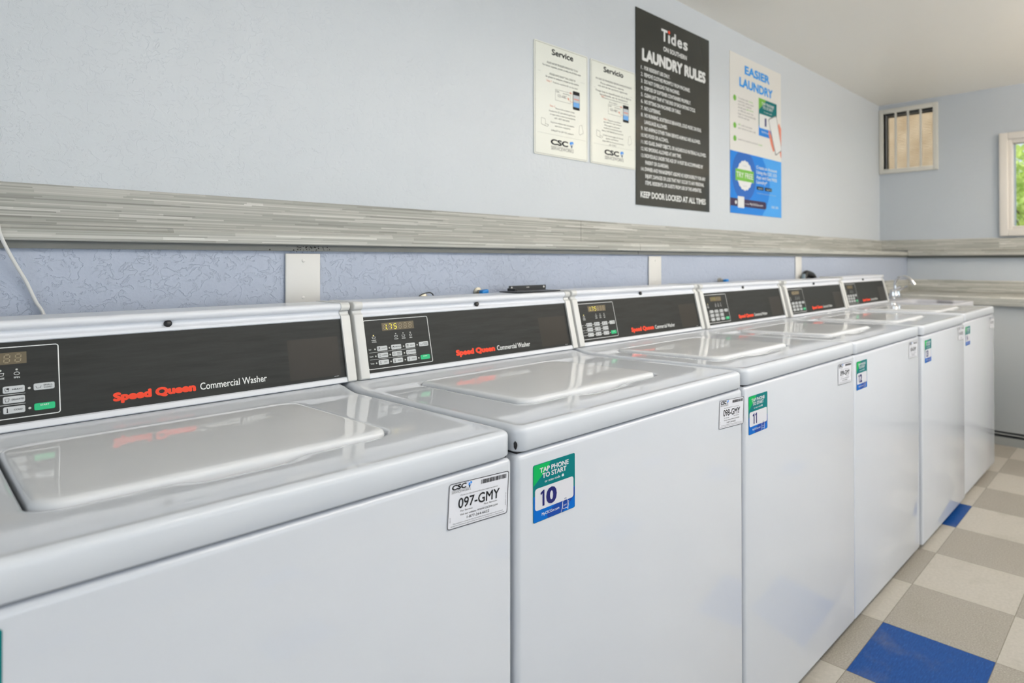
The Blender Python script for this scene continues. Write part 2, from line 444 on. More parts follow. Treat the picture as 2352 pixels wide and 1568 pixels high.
def flat(bm, name, mat, parent, loc=None, rot=None):
    return finish(bm, name, mat, parent, loc, rot, smooth=False)

# ================================================================== THE ROOM
bm = B()
prof = [(YW, ZC+0.02), (YW, 1.20), (YC, 1.20), (YC, 0.0), (YC, -0.05), (YW+0.12, -0.05), (YW+0.12, ZC+0.02)]
prof = [(YW, ZC), (YW, 1.165), (YC, 1.165), (YC, 0.0), (YW+0.12, 0.0), (YW+0.12, ZC)]
prism(bm, prof, XL-0.12, XE+0.12, lambda a, p: (a, p[0], p[1]))
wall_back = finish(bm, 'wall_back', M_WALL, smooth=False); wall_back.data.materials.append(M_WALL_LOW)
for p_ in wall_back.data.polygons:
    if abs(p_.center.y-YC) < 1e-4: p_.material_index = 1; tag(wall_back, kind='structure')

# end wall with its two openings (y0,y1,z0,z1)
OP1 = (0.556, 0.905, 1.808, 2.226)
OP2 = (-0.70, 0.068, 1.337, 1.920)
def wall_with_holes(name, mat, mk, u0, u1, z0, z1, holes):
    us = sorted({u0, u1, *[h[0] for h in holes], *[h[1] for h in holes]}); zs = sorted({z0, z1, *[h[2] for h in holes], *[h[3] for h in holes]})
    b = B()
    inside = lambda u, z: any(h[0] < u < h[1] and h[2] < z < h[3] for h in holes)
    for i in range(len(us)-1):
        k = 0
        while k < len(zs)-1:
            if inside((us[i]+us[i+1])/2, (zs[k]+zs[k+1])/2): k += 1; continue
            e = k
            while e+1 < len(zs)-1 and not inside((us[i]+us[i+1])/2, (zs[e+1]+zs[e+2])/2): e += 1
            mk(b, us[i], us[i+1], zs[k], zs[e+1]); k = e+1
    bmesh.ops.remove_doubles(b, verts=b.verts[:], dist=1e-5)
    o = finish(b, name, mat, smooth=False); tag(o, kind='structure'); return o
wall_with_holes('wall_right', M_WALL_END, lambda b, a, c, z0, z1: box(b, XE, XE+0.12, a, c, z0, z1), YF-0.12, YW, 0, ZC, [OP1, OP2])
wall_with_holes('wall_front', wall_mat('mid_grey_wall_paint', (0.36, 0.37, 0.37)), lambda b, a, c, z0, z1: box(b, a, c, YF-0.12, YF, z0, z1), XL, XE, 0, ZC, [(-0.6, 4.5, 0.40, 2.2)])
wall_with_holes('wall_left', M_WALL_END, lambda b, a, c, z0, z1: box(b, XL-0.12, XL, a, c, z0, z1), YF-0.12, YW, 0, ZC, [(-2.35, -0.85, 0.0, 2.1)])
bm = B(); box(bm, XL-0.12, XE+0.12, YF-0.12, YW+0.12, ZC, ZC+0.1); tag(finish(bm, 'ceiling', M_CEIL, smooth=False), kind='structure')
FR = 0.0110
XT, YT = 1.7172, -0.0553
fl = B(); box(fl, XL-0.1-XT, XE+0.1-XT, YF-0.1-YT, YW+0.1-YT, -0.05, 0)
fo = finish(fl, 'floor', M_FLOOR, smooth=False, loc=(XT, YT, 0), rot=(0, 0, FR)); tag(fo, kind='structure')

# --- window_1: barred vent window near the corner
def frame_rect(bm, x0, x1, o, i, bev=0.003):
    """picture-frame of four boards in the end wall plane; o, i = (y0,y1,z0,z1) outer / inner"""
    box(bm, x0, x1, o[0], i[0], o[2], o[3], bev); box(bm, x0, x1, i[1], o[1], o[2], o[3], bev)
    box(bm, x0, x1, i[0], i[1], o[2], i[2], bev); box(bm, x0, x1, i[0], i[1], i[3], o[3], bev)
w1 = empty('window_1', (XE, 0.73, 1.77)); tag(w1, kind='structure')
def wpart(bm, name, mat, par, **k):
    o = finish(bm, name, mat, None, **k); o.parent = par; o.matrix_parent_inverse = Matrix.Translation(-Vector(par.location)); return o
bm = B(); frame_rect(bm, XE-0.022, XE+0.05, (0.524, 0.9335, 1.774, 2.2585), OP1, 0.003); wpart(bm, 'window_frame', M_BARW, w1)
for k in range(3):
    y = 0.905 - 0.349*(k+1)/4 - 0.004
    bm = B(); box(bm, XE-0.016, XE-0.006, y-0.0075, y+0.0075, 1.80, 2.235, 0.002); wpart(bm, 'security_bar', M_BARW, w1)
bm = B()
for k in range(36):
    z = 1.815 + k*0.0115
    prism(bm, [(-0.005, -0.0035), (0.005, 0.0015), (0.005, 0.0040), (-0.005, -0.0010)], 0.557, 0.904, lambda a, p, z=z: (XE+0.062+p[0], a, z+p[1]))
wpart(bm, 'blind_slats', M_BLIND, w1)
bm = B(); frame_rect(bm, XE+0.070, XE+0.088, (0.556, 0.905, 1.808, 2.226), (0.572, 0.894, 1.820, 2.208), 0.002); wpart(bm, 'inner_sash', new_mat('grey_green_sash_paint', (0.27, 0.25, 0.20), 0.5), w1)
bm = B(); box(bm, XE+0.09, XE+0.094, 0.556, 0.905, 1.808, 2.226); wpart(bm, 'pane', M_GLASS, w1, smooth=False)

# --- window_2: white framed window at the right
w2 = empty('window_2', (XE, -0.3, 1.28)); tag(w2, kind='structure')
bm = B(); frame_rect(bm, XE-0.03, XE+0.02, (-0.78, 0.143, 1.2845, 1.976), (-0.70, 0.092, 1.330, 1.930), 0.005); wpart(bm, 'window_frame', M_TRIMW, w2)
bm = B(); frame_rect(bm, XE-0.014, XE+0.06, (-0.71, 0.094, 1.325, 1.935), (-0.67, 0.067, 1.352, 1.905), 0.004); wpart(bm, 'sash', M_TRIMW, w2)
bm = B(); box(bm, XE+0.03, XE+0.034, -0.68, 0.07, 1.345, 1.91); wpart(bm, 'pane', M_GLASS, w2, smooth=False)
# storefront opening behind the camera and door opening on the left
w3 = empty('window_3', (1.2, YF, 0.4)); tag(w3, kind='structure')
bm = B()
for x in (-0.6, 0.675, 1.95, 3.225, 4.45): box(bm, x, x+0.05, YF-0.08, YF+0.02, 0.40, 2.2, 0.003)
for z in (0.40, 2.15): box(bm, -0.6, 4.5, YF-0.08, YF+0.02, z, z+0.05, 0.003)
wpart(bm, 'window_frame', M_TRIMW, w3)

# ================================================================== OUTSIDE
bm = B(); box(bm, XE+0.2, XE+14, -9, 9, -0.15, -0.05); gr = finish(bm, 'ground', M_GROUND, smooth=False); tag(gr, kind='structure')
nb = empty('stucco_building', (7.6, 1.9, 0)); tag(nb, 'sunlit tan stucco building seen through the barred window', 'building')
bm = B(); box(bm, 7.0, 8.4, 0.93, 3.6, -0.05, 3.05, 0.01); wpart(bm, 'wall_block', M_STUCCO, nb)
bm = B(); box(bm, 6.93, 8.5, 0.85, 3.7, 3.05, 3.17, 0.01); wpart(bm, 'roof_edge', M_BLIND, nb)
bm = B(); box(bm, 6.97, 7.0, 1.6, 2.0, 1.9, 2.55, 0.004); wpart(bm, 'shutter', M_BLIND, nb)
def tree(name, label, x, y, h, r, seed):
    rnd = random.Random(seed)
    t = empty(name, (x, y, -0.05)); tag(t, label, 'tree')
    b = B(); tube(b, spline([(0, 0, 0), (0.05, 0.03, h*0.35), (-0.05, 0.0, h*0.7)], 5), [0.12-0.006*i for i in range(11)], 10)
    for k in range(6):
        a = k*1.05; tube(b, spline([(0, 0, h*(0.3+0.06*k)), (0.35*math.cos(a), 0.35*math.sin(a), h*(0.42+0.06*k)), (0.7*math.cos(a), 0.7*math.sin(a), h*(0.5+0.06*k))], 4), 0.025, 7)
    finish(b, 'trunk', M_BARK, t)
    b = B()
    for k in range(4200):
        u = rnd.random()**0.45; a = rnd.random()*2*PI; c = rnd.uniform(-1, 1)
        rad = r*u; sx = math.sqrt(1-c*c)
        p = Vector((rad*sx*math.cos(a), rad*sx*math.sin(a), h*0.58 + rad*c*0.95))
        clump = math.sin(p.x*5.1+seed)+math.sin(p.y*6.3)+math.sin(p.z*5.7)
        if clump < -0.5: continue
        n = Vector((rnd.gauss(0, 1), rnd.gauss(0, 1), rnd.gauss(0, 1)+0.5)).normalized(); t1 = n.orthogonal().normalized(); t2 = n.cross(t1)
        s = rnd.uniform(0.045, 0.085)
        b.faces.new([b.verts.new(p+t1*s), b.verts.new(p+t2*s*0.45), b.verts.new(p-t1*s), b.verts.new(p-t2*s*0.45)])
    finish(b, 'foliage', M_LEAF, t, smooth=False)
tree('leafy_tree', 'sunlit green leafy tree outside the white framed window', 9.9, 0.55, 3.5, 1.35, 3)
tree('leafy_tree', 'second green leafy tree further back outside the white framed window', 12.9, 0.9, 3.0, 1.2, 8)

# ================================================================== LEDGE
def ledge_profile():
    """(y, z) outline of the shelf board with its rounded nose"""
    r = 0.012; pts = [(YW, ZN0), (YN+0.002, ZN0), (YN, ZN0+0.002)]
    for k in range(7):
        a = PI - (PI/2)*k/6; pts.append((YN+r+r*math.cos(a), ZN1-r+r*math.sin(a)))
    pts += [(YW, ZN1)]
    return pts
def splash_profile():
    r = 0.006; y0 = YW-0.019; pts = [(YW, ZN1), (y0, ZN1)]
    for k in range(5):
        a = PI - (PI/2)*k/4; pts.append((y0+r+r*math.cos(a), ZBS-r+r*math.sin(a)))
    pts += [(YW, ZBS)]; return pts
def ledge(label, xa, xb, sa, sb):
    t = empty('wall_ledge', (xa, YW, ZN0)); tag(t, label, 'shelf')
    b = B(); prism(b, ledge_profile(), xa, xb, lambda a, p: (a, p[0], p[1])); wpart(b, 'shelf_board', M_LAM, t)
    b = B(); prism(b, splash_profile(), sa, sb, lambda a, p: (a, p[0], p[1])); wpart(b, 'backsplash', M_LAM, t)
    b = B(); box(b, xa, xb, YC-0.010, YC-0.001, 1.1455, ZN0); c = wpart(b, 'under_ledge_strip', M_LEDGE_STRIP, t)  # dark grey strip directly below the shelf board
    if xb < 3:
        b = B(); prism(b, [(p_[0]+0.0006, p_[1]-0.0004*(p_[1] > ZN0+0.01)) for p_ in ledge_profile()], xb+0.0001, xb+0.0019, lambda a, p: (a, p[0], p[1])); prism(b, [(p_[0]+0.0006*(p_[0] < YW-0.01), p_[1]-0.0006*(p_[1] > ZBS-0.01)) for p_ in splash_profile()], sb+0.0001, sb+0.0019, lambda a, p: (a, p[0], p[1])); wpart(b, 'seam_filler', M_SEAMF, t)
    return t
M_SEAMF = new_mat('brown_seam_filler', (0.13, 0.115, 0.09), 0.7)
ledge('long grey strip-laminate wall ledge above the nearest washers, left section', XL, 1.7815, XL, 1.6708)
ledge('grey strip-laminate wall ledge section under the posters, right of the seam', 1.7836, XE-0.006, 1.6729, XE-0.021)
# end wall ledge, built with its length along local x
def along_end(bm_fn, name, mat, par, y_far, y_near):
    pass
le = empty('wall_ledge', (XE, 0.93, ZN0)); tag(le, 'grey laminate ledge running along the end wall under both windows', 'shelf')
def end_part(prof, y0, y1, name, mat, par):
    """prof = (distance from the end wall into the room, z); object x axis runs along -Y"""
    b = B(); prism(b, [(p[0], p[1]) for p in prof], 0, y0-y1, lambda a, p: (a, -p[0], p[1]))
    o = finish(b, name, mat, None, loc=(XE-0.0015, y0, 0), rot=(0, 0, -PI/2)); o.parent = par; o.matrix_parent_inverse = par.matrix_basis.inverted(); return o
def nose(d, z0, z1, r):
    pts = [(0, z0), (d-0.002, z0), (d, z0+0.002)]
    for k in range(7):
        a = (PI/2)*k/6; pts.append((d-r+r*math.cos(a), z1-r+r*math.sin(a)))
    return pts + [(0, z1)]
end_part(nose(0.052, 1.157, 1.196, 0.012), YN-0.001, YF, 'shelf_board', M_LAM, le)
end_part(nose(0.019, 1.1965, 1.274, 0.006), YW-0.02, 0.146, 'backsplash', M_LAM, le)
end_part(nose(0.019, 1.1965, 1.274, 0.006), 0.1459, YF, 'backsplash', M_LAM, le)
end_part([(0, 1.140), (0.012, 1.140), (0.012, 1.1568), (0, 1.1568)], YC-0.012, YF, 'under_ledge_strip', M_LEDGE_STRIP, le)  # shadow under the end ledge, put in as a dark strip

# ================================================================== WASHERS
TILT = math.atan2(0.0390, 0.1546)
CA, SA = math.cos(TILT), math.sin(TILT)
CROT = (PI/2-TILT, 0, 0)
CY, CZ = 0.546, 0.8735
CWD = 0.643
def to_local(y, z):
    dy, dz = y-CY, z-CZ; return (dy*SA + dz*CA, -dy*CA + dz*SA)
def console_section(grow=0.0, cap=False):
    P = []
    if cap: P += [(-0.0012, -0.004), (-0.0012, 0.0040), (0.0010, 0.0068), (0.130, 0.0062), (0.1372, 0.0058)]
    else: P += [(-0.0012, -0.004), (-0.0012, 0.0030), (0.0002, 0.0045), (0.0080, 0.0038), (0.0098, 0.0008), (0.1318, 0.0008), (0.1325, 0.0030), (0.1372, 0.0032)]
    n0 = 0.0058 if cap else 0.0032
    for k in range(1, 7):
        t = k/7; P.append((0.1372+0.0120*t, n0-0.0058*math.sin(t*PI*0.85)))
    g = 0.0014 if cap else 0.0
    for k in range(10):
        a = math.radians(200 - 200*k/9)      # around the bull-nose, front to top
        P.append((0.1572 + (0.0076+g)*math.cos(a)*1.0, 0.0005 + (0.0082+g)*math.sin(a) + 0.002))
    top = 1.0335 + g
    P.append(to_local(0.600, top)); P.append(to_local(0.694, top)); P.append(to_local(0.700, top-0.006)); P.append(to_local(0.700, CZ-0.0012))
    return P
def seg_digit(bm, x, y, h, which, d):
    w = h*0.52; t = h*0.11; sk = 0.08
    S = {'a': (0, h, w, h), 'g': (0, h/2, w, h/2), 'd': (0, 0, w, 0), 'f': (0, h/2, 0, h), 'b': (w, h/2, w, h), 'e': (0, 0, 0, h/2), 'c': (w, 0, w, h/2)}
    for k in which:
        a = S[k]; e = t*0.7
        dx, dy = a[2]-a[0], a[3]-a[1]; L = math.hypot(dx, dy)
        p0 = (x+a[0]+dx/L*e+sk*a[1], y+a[1]+dy/L*e); p1 = (x+a[2]-dx/L*e+sk*a[3], y+a[3]-dy/L*e)
        line2(bm, [p0, p1], t, d)
def make_washer():
    root = empty('washing_machine', (0, 0, 0))
    W = 0.657
    # cabinet
    b = B(); box(b, 0, W, 0, 0.70, 0.022, 0.8315, 0.009, 4); finish(b, 'cabinet', M_BODY, root, angle=50)
    b = B(); box(b, 0.006, W-0.006, 0.008, 0.69, 0.829, 0.8365); finish(b, 'seam_gasket', M_DARKGAP, root, smooth=False)
    for (x, y) in ((0.05, 0.045), (W-0.05, 0.045), (0.05, 0.64), (W-0.05, 0.64)):
        b = B(); lathe(b, [(0.020, 0.0), (0.021, 0.006), (0.014, 0.010), (0.008, 0.012), (0.008, 0.024)], (x, y, 0)); finish(b, 'leveling_foot', M_RUBBER, root)
    # console
    con = empty('console', (0.0, CY, CZ), CROT, root)
    EC = 0.0185
    b = B(); prism(b, console_section(), EC, CWD-EC, lambda a, p: (a, p[0], p[1])); sh = finish(b, 'console_shell', M_ALU, con, angle=32)
    for x0, x1 in ((0, EC+0.001), (CWD-EC-0.001, CWD)):
        b = B(); prism(b, console_section(cap=True), x0, x1, lambda a, p: (a, p[0], p[1]))
        es = [e for e in b.edges if abs(e.verts[0].co.x-e.verts[1].co.x) < 1e-6 and abs(e.verts[0].co.x-(0 if x0 == 0 else CWD)) < 1e-6]
        bmesh.ops.bevel(b, geom=es, offset=0.0025, segments=3, profile=0.5, affect='EDGES')
        finish(b, 'end_cap', M_CAP, con, angle=40)
    for (t_, n_) in ((0.148, -0.018), (0.020, -0.018)):
        b = B(); lathe(b, [(0.0030, -0.0004), (0.0040, 0.0002), (0.0036, 0.0010), (0.0015, 0.0012)], (0, 0, 0), 'x', 14)
        for v in b.verts: v.co = Vector((-v.co.x, v.co.y+t_, v.co.z+n_))
        bmesh.ops.recalc_face_normals(b, faces=b.faces[:]); finish(b, 'screw', M_SCREW, con)
    b = B(); lathe(b, [(0.0062, 0.0), (0.0062, 0.002), (0.0054, 0.0042), (0.0034, 0.0055), (0.001, 0.006)], (0, 0, 0), 'z', 22)
    for v in b.verts: v.co = Vector((v.co.x+CWD/2, v.co.y+0.1450, v.co.z-0.0010))
    finish(b, 'bumper_knob', M_RUBBER, con, angle=60)
    # overlay
    D = 0.0012
    b = B(); box(b, EC-0.001, CWD-EC+0.001, 0.0102, 0.1314, 0.0005, D); finish(b, 'black_fascia', M_BLACK, con, smooth=False)
    b = B(); rect(b, 0.5135, 0.0165, 0.6130, 0.0960, D+0.00025); flat(b, 'fascia_window', M_BLACK2, con)
    D2 = D+0.0004
    b = B(); rframe(b, 0.0205, 0.0172, 0.1765, 0.1243, 0.004, 0.0013, D2); flat(b, 'keypad_frame', M_WHITEINK, con)
    b = B(); rect(b, 0.0618, 0.0982, 0.1394, 0.1158, D2); flat(b, 'display', M_DISP, con)
    b = B()
    for k in range(6): seg_digit(b, 0.0655+k*0.0122, 0.1010, 0.0115, 'abcdefg', D2+0.0003)
    flat(b, 'display_digits', M_SEG, con)
    bx = [0.0570, 0.0903, 0.1246, 0.1583]; ty = [0.0605, 0.0455, 0.0304]
    names = [['LIGHT', 'MEDIUM', 'HEAVY', 'SMALL|LOAD'], ['NORMAL', 'PERM|PRESS', 'DELICATES', None], ['HOT', 'WARM', 'COLD', 'START']]
    keys = {}
    for r in range(3):
        for c in range(4):
            nm = names[r][c]
            if nm is None: continue
            hw, hh = 0.0120, 0.0052
            mt = M_KEYG if nm == 'START' else M_KEY
            b = B(); o = rr(bx[c], ty[r], hw, hh, 0.0022, 5, 1)
            o2 = rr(bx[c], ty[r], hw-0.0005, hh-0.0005, 0.0018, 5, 1)
            A = [b.verts.new((*p, D)) for p in o]; C = [b.verts.new((*p, D2+0.0002)) for p in o2]; n = len(o)
            for i in range(n): b.faces.new((A[i], A[(i+1) % n], C[(i+1) % n], C[i]))
            b.faces.new(C); k_ = finish(b, 'start_button' if nm == 'START' else 'button', mt, con, smooth=False)
            if nm == 'START': k_['label'] = 'green start button'
            b = B(); disc(b, bx[c]-0.0168, ty[r]-0.0006, 0.0017, D2, 12); flat(b, 'indicator_light', M_LED, con)
    b = B(); b2 = B()
    for r in range(3):
        for c in range(4):
            nm = names[r][c]
            if nm is None: continue
            z = D2+0.0005
            if nm == 'START': text(b2, nm, bx[c], ty[r]+0.0008, 0.0024, None, 'C', 0.01, z); continue
            if '|' in nm:
                a_, c_ = nm.split('|'); text(b, a_, bx[c]+0.0045, ty[r]+0.0006, 0.0020, 0.0105, 'C', 0.01, z); text(b, c_, bx[c]+0.0045, ty[r]-0.0028, 0.0020, 0.0095, 'C', 0.01, z)
            else: text(b, nm, bx[c]+0.0042, ty[r]-0.0012, 0.0023, min(0.0135, 0.0021*len(nm)+0.001), 'C', 0.01, z)
            if r == 2: line2(b, [(bx[c]-0.0075, ty[r]-0.0028), (bx[c]-0.0075, ty[r]+0.003)], 0.0010, z); disc(b, bx[c]-0.0075, ty[r]-0.0026, 0.0010, z, 8)
            elif c == 3: line2(b, [(bx[c]-0.0095, ty[r]+0.001), (bx[c]-0.0085, ty[r]-0.0022), (bx[c]-0.0045, ty[r]-0.0022), (bx[c]-0.0035, ty[r]+0.001)], 0.0005, z)
            else: line2(b, [(bx[c]-0.0098, ty[r]+0.002), (bx[c]-0.0092, ty[r]-0.0026), (bx[c]-0.0058, ty[r]-0.0026), (bx[c]-0.0052, ty[r]+0.002), (bx[c]-0.0098, ty[r]+0.002)], 0.0005, z); disc(b, bx[c]-0.0068, ty[r]+0.0012, 0.0014, z, 8) if r == 0 else None
    flat(b, 'key_lettering', M_BLKINK, con)
    for r, s in enumerate(('Soil', 'Cycle', 'Temp')): text(b2, s, 0.0262, ty[r]-0.0018, 0.0026, None, 'L', 0.012, D2)
    for r in (0, 1):
        y = (ty[r]+ty[r+1])/2+0.0002; line2(b2, [(0.0265, y), (0.137, y)], 0.0005, D2)
    for x, s in ((0.0925, 'WASH'), (0.1105, 'RINSE'), (0.1282, 'SPIN')):
        text(b2, s, x, 0.0768, 0.0024, None, 'C', 0.015, D2)
        line2(b2, [(x-0.0038, 0.0855), (x-0.0028, 0.0818), (x+0.0028, 0.0818), (x+0.0038, 0.0855), (x-0.0038, 0.0855)] if s != 'SPIN' else [(x+0.003*math.cos(a), 0.0838+0.0022*math.sin(a)) for a in (2*PI*i/12 for i in range(13))], 0.0006, D2)
    for yy, s in ((0.0782, 'INSERT'), (0.0745, 'COINS')): text(b2, s, 0.0405, yy, 0.0024, None, 'C', 0.015, D2)
    line2(b2, [(0.0367, 0.0868), (0.0377, 0.0833), (0.0433, 0.0833), (0.0443, 0.0868), (0.0367, 0.0868)], 0.0006, D2)
    text(b2, '802681', 0.5985, 0.0135, 0.0016, 0.009, 'L', 0.0, D2)
    flat(b2, 'fascia_lettering', M_WHITEINK, con)
    for x in (0.0925, 0.1105, 0.1282): b = B(); disc(b, x, 0.0897, 0.0014, D2, 12); flat(b, 'indicator_light', M_LED, con)
    b = B(); disc(b, 0.0403, 0.0899, 0.0014, D2, 12); flat(b, 'indicator_light', M_LEDON, con)
    b = B(); text(b, 'Speed Queen', 0.2405, 0.0230, 0.0132, 0.1155, 'L', 0.072, D2); flat(b, 'orange_lettering', M_REDINK, con)
    b = B(); text(b, 'Commercial Washer', 0.3625, 0.0230, 0.0122, 0.1090, 'L', 0.012, D2); flat(b, 'white_lettering', M_WHITEINK, con)
    return root, con
LW, LH, LCY = 0.390, 0.352, 0.300       # lid size and centre
SKIRT, DTOP = 0.8345, 0.8718
def deck_and_lid(offx, coff):
    W = 0.657; cx = W/2 + offx
    b = B()
    inner = lambda o, r: rr(cx, LCY, LW/2+o, LH/2+o, r, 8, 30)
    outer = lambda o, r: rr(W/2, 0.349, W/2-0.0005-o, 0.3515-o, r, 8, 30)
    def zf(x, y):
        z = -0.0085*min(1, max(0, (y-0.03)/0.42))*min(1, max(0, (0.535-y)/0.045))
        # finger scoop in front of the lid
        dx = (x-cx)/0.060; dy = (y-(LCY-LH/2-0.006))/0.016
        if dy < 0.3: z -= 0.0055*math.exp(-dx**8)*math.exp(-dy*dy)
        return z
    loops = []
    def add(pts, z, useh=True): loops.append([b.verts.new((p[0], p[1], DTOP + z + (zf(*p) if useh else 0))) for p in pts])
    add(inner(-0.02, 0.020), -0.026, False); add(inner(0.0018, 0.032), -0.026, False); add(inner(0.0026, 0.033), -0.0245, False)
    add(inner(0.0033, 0.034), -0.005); add(inner(0.0042, 0.035), -0.0025); add(inner(0.0062, 0.037), -0.0010); add(inner(0.0105, 0.041), -0.0004)
    I = inner(0.0105, 0.041); O = outer(0.016, 0.010)
    for k in range(1, 15):
        t = (k/15)**1.35
        add([(p[0]*(1-t)+q_[0]*t, p[1]*(1-t)+q_[1]*t) for p, q_ in zip(I, O)], -0.0004)
    add(O, -0.0004); add(outer(0.0125, 0.012), 0.0002); add(outer(0.0100, 0.014), 0.0003)
    for k in range(1, 7):
        a = (PI/2)*k/6; add(outer(0.0100*(1-math.sin(a)), 0.014+0.001*k), 0.0003-0.0100*(1-math.cos(a)))
    add(outer(0.0, 0.020), SKIRT-DTOP+0.003, False); add(outer(0.003, 0.017), SKIRT-DTOP, False); add(outer(0.02, 0.010), SKIRT-DTOP, False)
    n = len(loops[0])
    for A, C in zip(loops[:-1], loops[1:]):
        for i in range(n): b.faces.new((A[i], A[(i+1) % n], C[(i+1) % n], C[i]))
    b.faces.new(loops[0]); b.faces.new(loops[-1][::-1])
    bmesh.ops.recalc_face_normals(b, faces=b.faces[:])
    me_deck = b
    l = B(); loops = []
    rl = lambda o, r: rr(cx, LCY, LW/2-o, LH/2-o, r, 8, 30)
    for (o, z, r) in ((0.010, -0.0115, 0.022), (0.0, -0.0115, 0.030), (0.0, -0.001, 0.030), (0.0004, 0.0015, 0.030), (0.0014, 0.0038, 0.029), (0.003, 0.0055, 0.028), (0.0055, 0.0067, 0.027), (0.009, 0.0073, 0.025), (0.013, 0.0075, 0.022), (0.03, 0.0075, 0.012), (0.06, 0.0073, 0.008), (0.12, 0.0070, 0.004)):
        loops.append([l.verts.new((p[0], p[1], DTOP+z-0.0030-0.0255*(p[1]-(LCY-LH/2)))) for p in rl(o, r)])
    for A, C in zip(loops[:-1], loops[1:]):
        for i in range(n): l.faces.new((A[i], A[(i+1) % n], C[(i+1) % n], C[i]))
    l.faces.new(loops[0][::-1]); l.faces.new(loops[-1])
    bmesh.ops.recalc_face_normals(l, faces=l.faces[:])
    return me_deck, l
def id_label(parent, code, x, z, tilt):
    g = empty('id_label', (x, -0.0006, z), (PI/2, 0, 0), parent); g.rotation_euler = (PI/2, -tilt, 0)
    g['label'] = 'white machine identification label reading '+code
    w, h = 0.1030, 0.0620
    b = B(); rrect(b, 0, 0, w, h, 0.004, 0); flat(b, 'label_paper', M_LABEL, g)
    d = 0.0003; b = B(); rframe(b, 0.0004, 0.0004, w-0.0004, h-0.0004, 0.0038, 0.0010, d)
    text(b, 'CSC', 0.0045, 0.0525, 0.0068, 0.0235, 'L', 0.05, d, 0.12)
    x_ = 0.0530; rnd = random.Random(code)
    while x_ < 0.0975:
        bw = rnd.choice((0.0004, 0.0007, 0.0011)); rect(b, x_, 0.0520, min(x_+bw, 0.0978), 0.0580, d); x_ += bw+rnd.choice((0.0004, 0.0006, 0.0009))
    text(b, code, 0.0163, 0.0262, 0.0136, 0.0705, 'L', 0.016, d)
    text(b, 'Please use this machine ID when reporting service', 0.0195, 0.0428, 0.0016, 0.0635, 'L', 0.0, d)
    text(b, 'For Service:', 0.0205, 0.0212, 0.0022, 0.0200, 'L', 0.0, d); text(b, 'Para Servicio:', 0.0600, 0.0222, 0.0022, 0.0230, 'L', 0.0, d)
    text(b, 'Visit our website: WWW.CSCSW.COM', 0.0200, 0.0160, 0.0024, 0.0640, 'L', 0.004, d)
    text(b, '1-877-264-6622', 0.0315, 0.0100, 0.0033, 0.0380, 'L', 0.004, d)
    text(b, 'This machine is owned by CSC ServiceWorks and operated under a written', 0.0090, 0.0062, 0.0014, 0.0850, 'L', 0.0, d)
    text(b, 'agreement provided or approved by the owner or management to these premises', 0.0058, 0.0034, 0.0014, 0.0910, 'L', 0.0, d)
    text(b, '10/17', 0.0052, 0.0100, 0.0014, 0.0065, 'L', 0.0, d, rot=PI/2); text(b, 'R00447-154-07', 0.0992, 0.0130, 0.0012, 0.0180, 'L', 0.0, d, rot=PI/2)
    flat(b, 'black_print', M_BLKINK, g)
    b = B(); text(b, 'SERVICEWORKS', 0.0048, 0.0478, 0.0030, 0.0310, 'L', 0.0, d); rect(b, 0.0045, 0.0515, 0.0355, 0.0518, d); flat(b, 'grey_print', M_GREYINK, g)
    b = B(); poly(b, [(0.0310, 0.0560), (0.0345, 0.0540), (0.0340, 0.0590), (0.0325, 0.0580)], d); poly(b, [(0.0345, 0.0600), (0.0352, 0.0560), (0.0378, 0.0572), (0.0372, 0.0592)], d); poly(b, [(0.0300, 0.0568), (0.0312, 0.0590), (0.0318, 0.0602), (0.0306, 0.0600)], d); flat(b, 'blue_emblem', M_LOGOB, g)
    b = B(); poly(b, [(0.0318, 0.0550), (0.0335, 0.0505), (0.0362, 0.0560), (0.0345, 0.0545)], d); flat(b, 'navy_emblem', M_LOGOD, g)
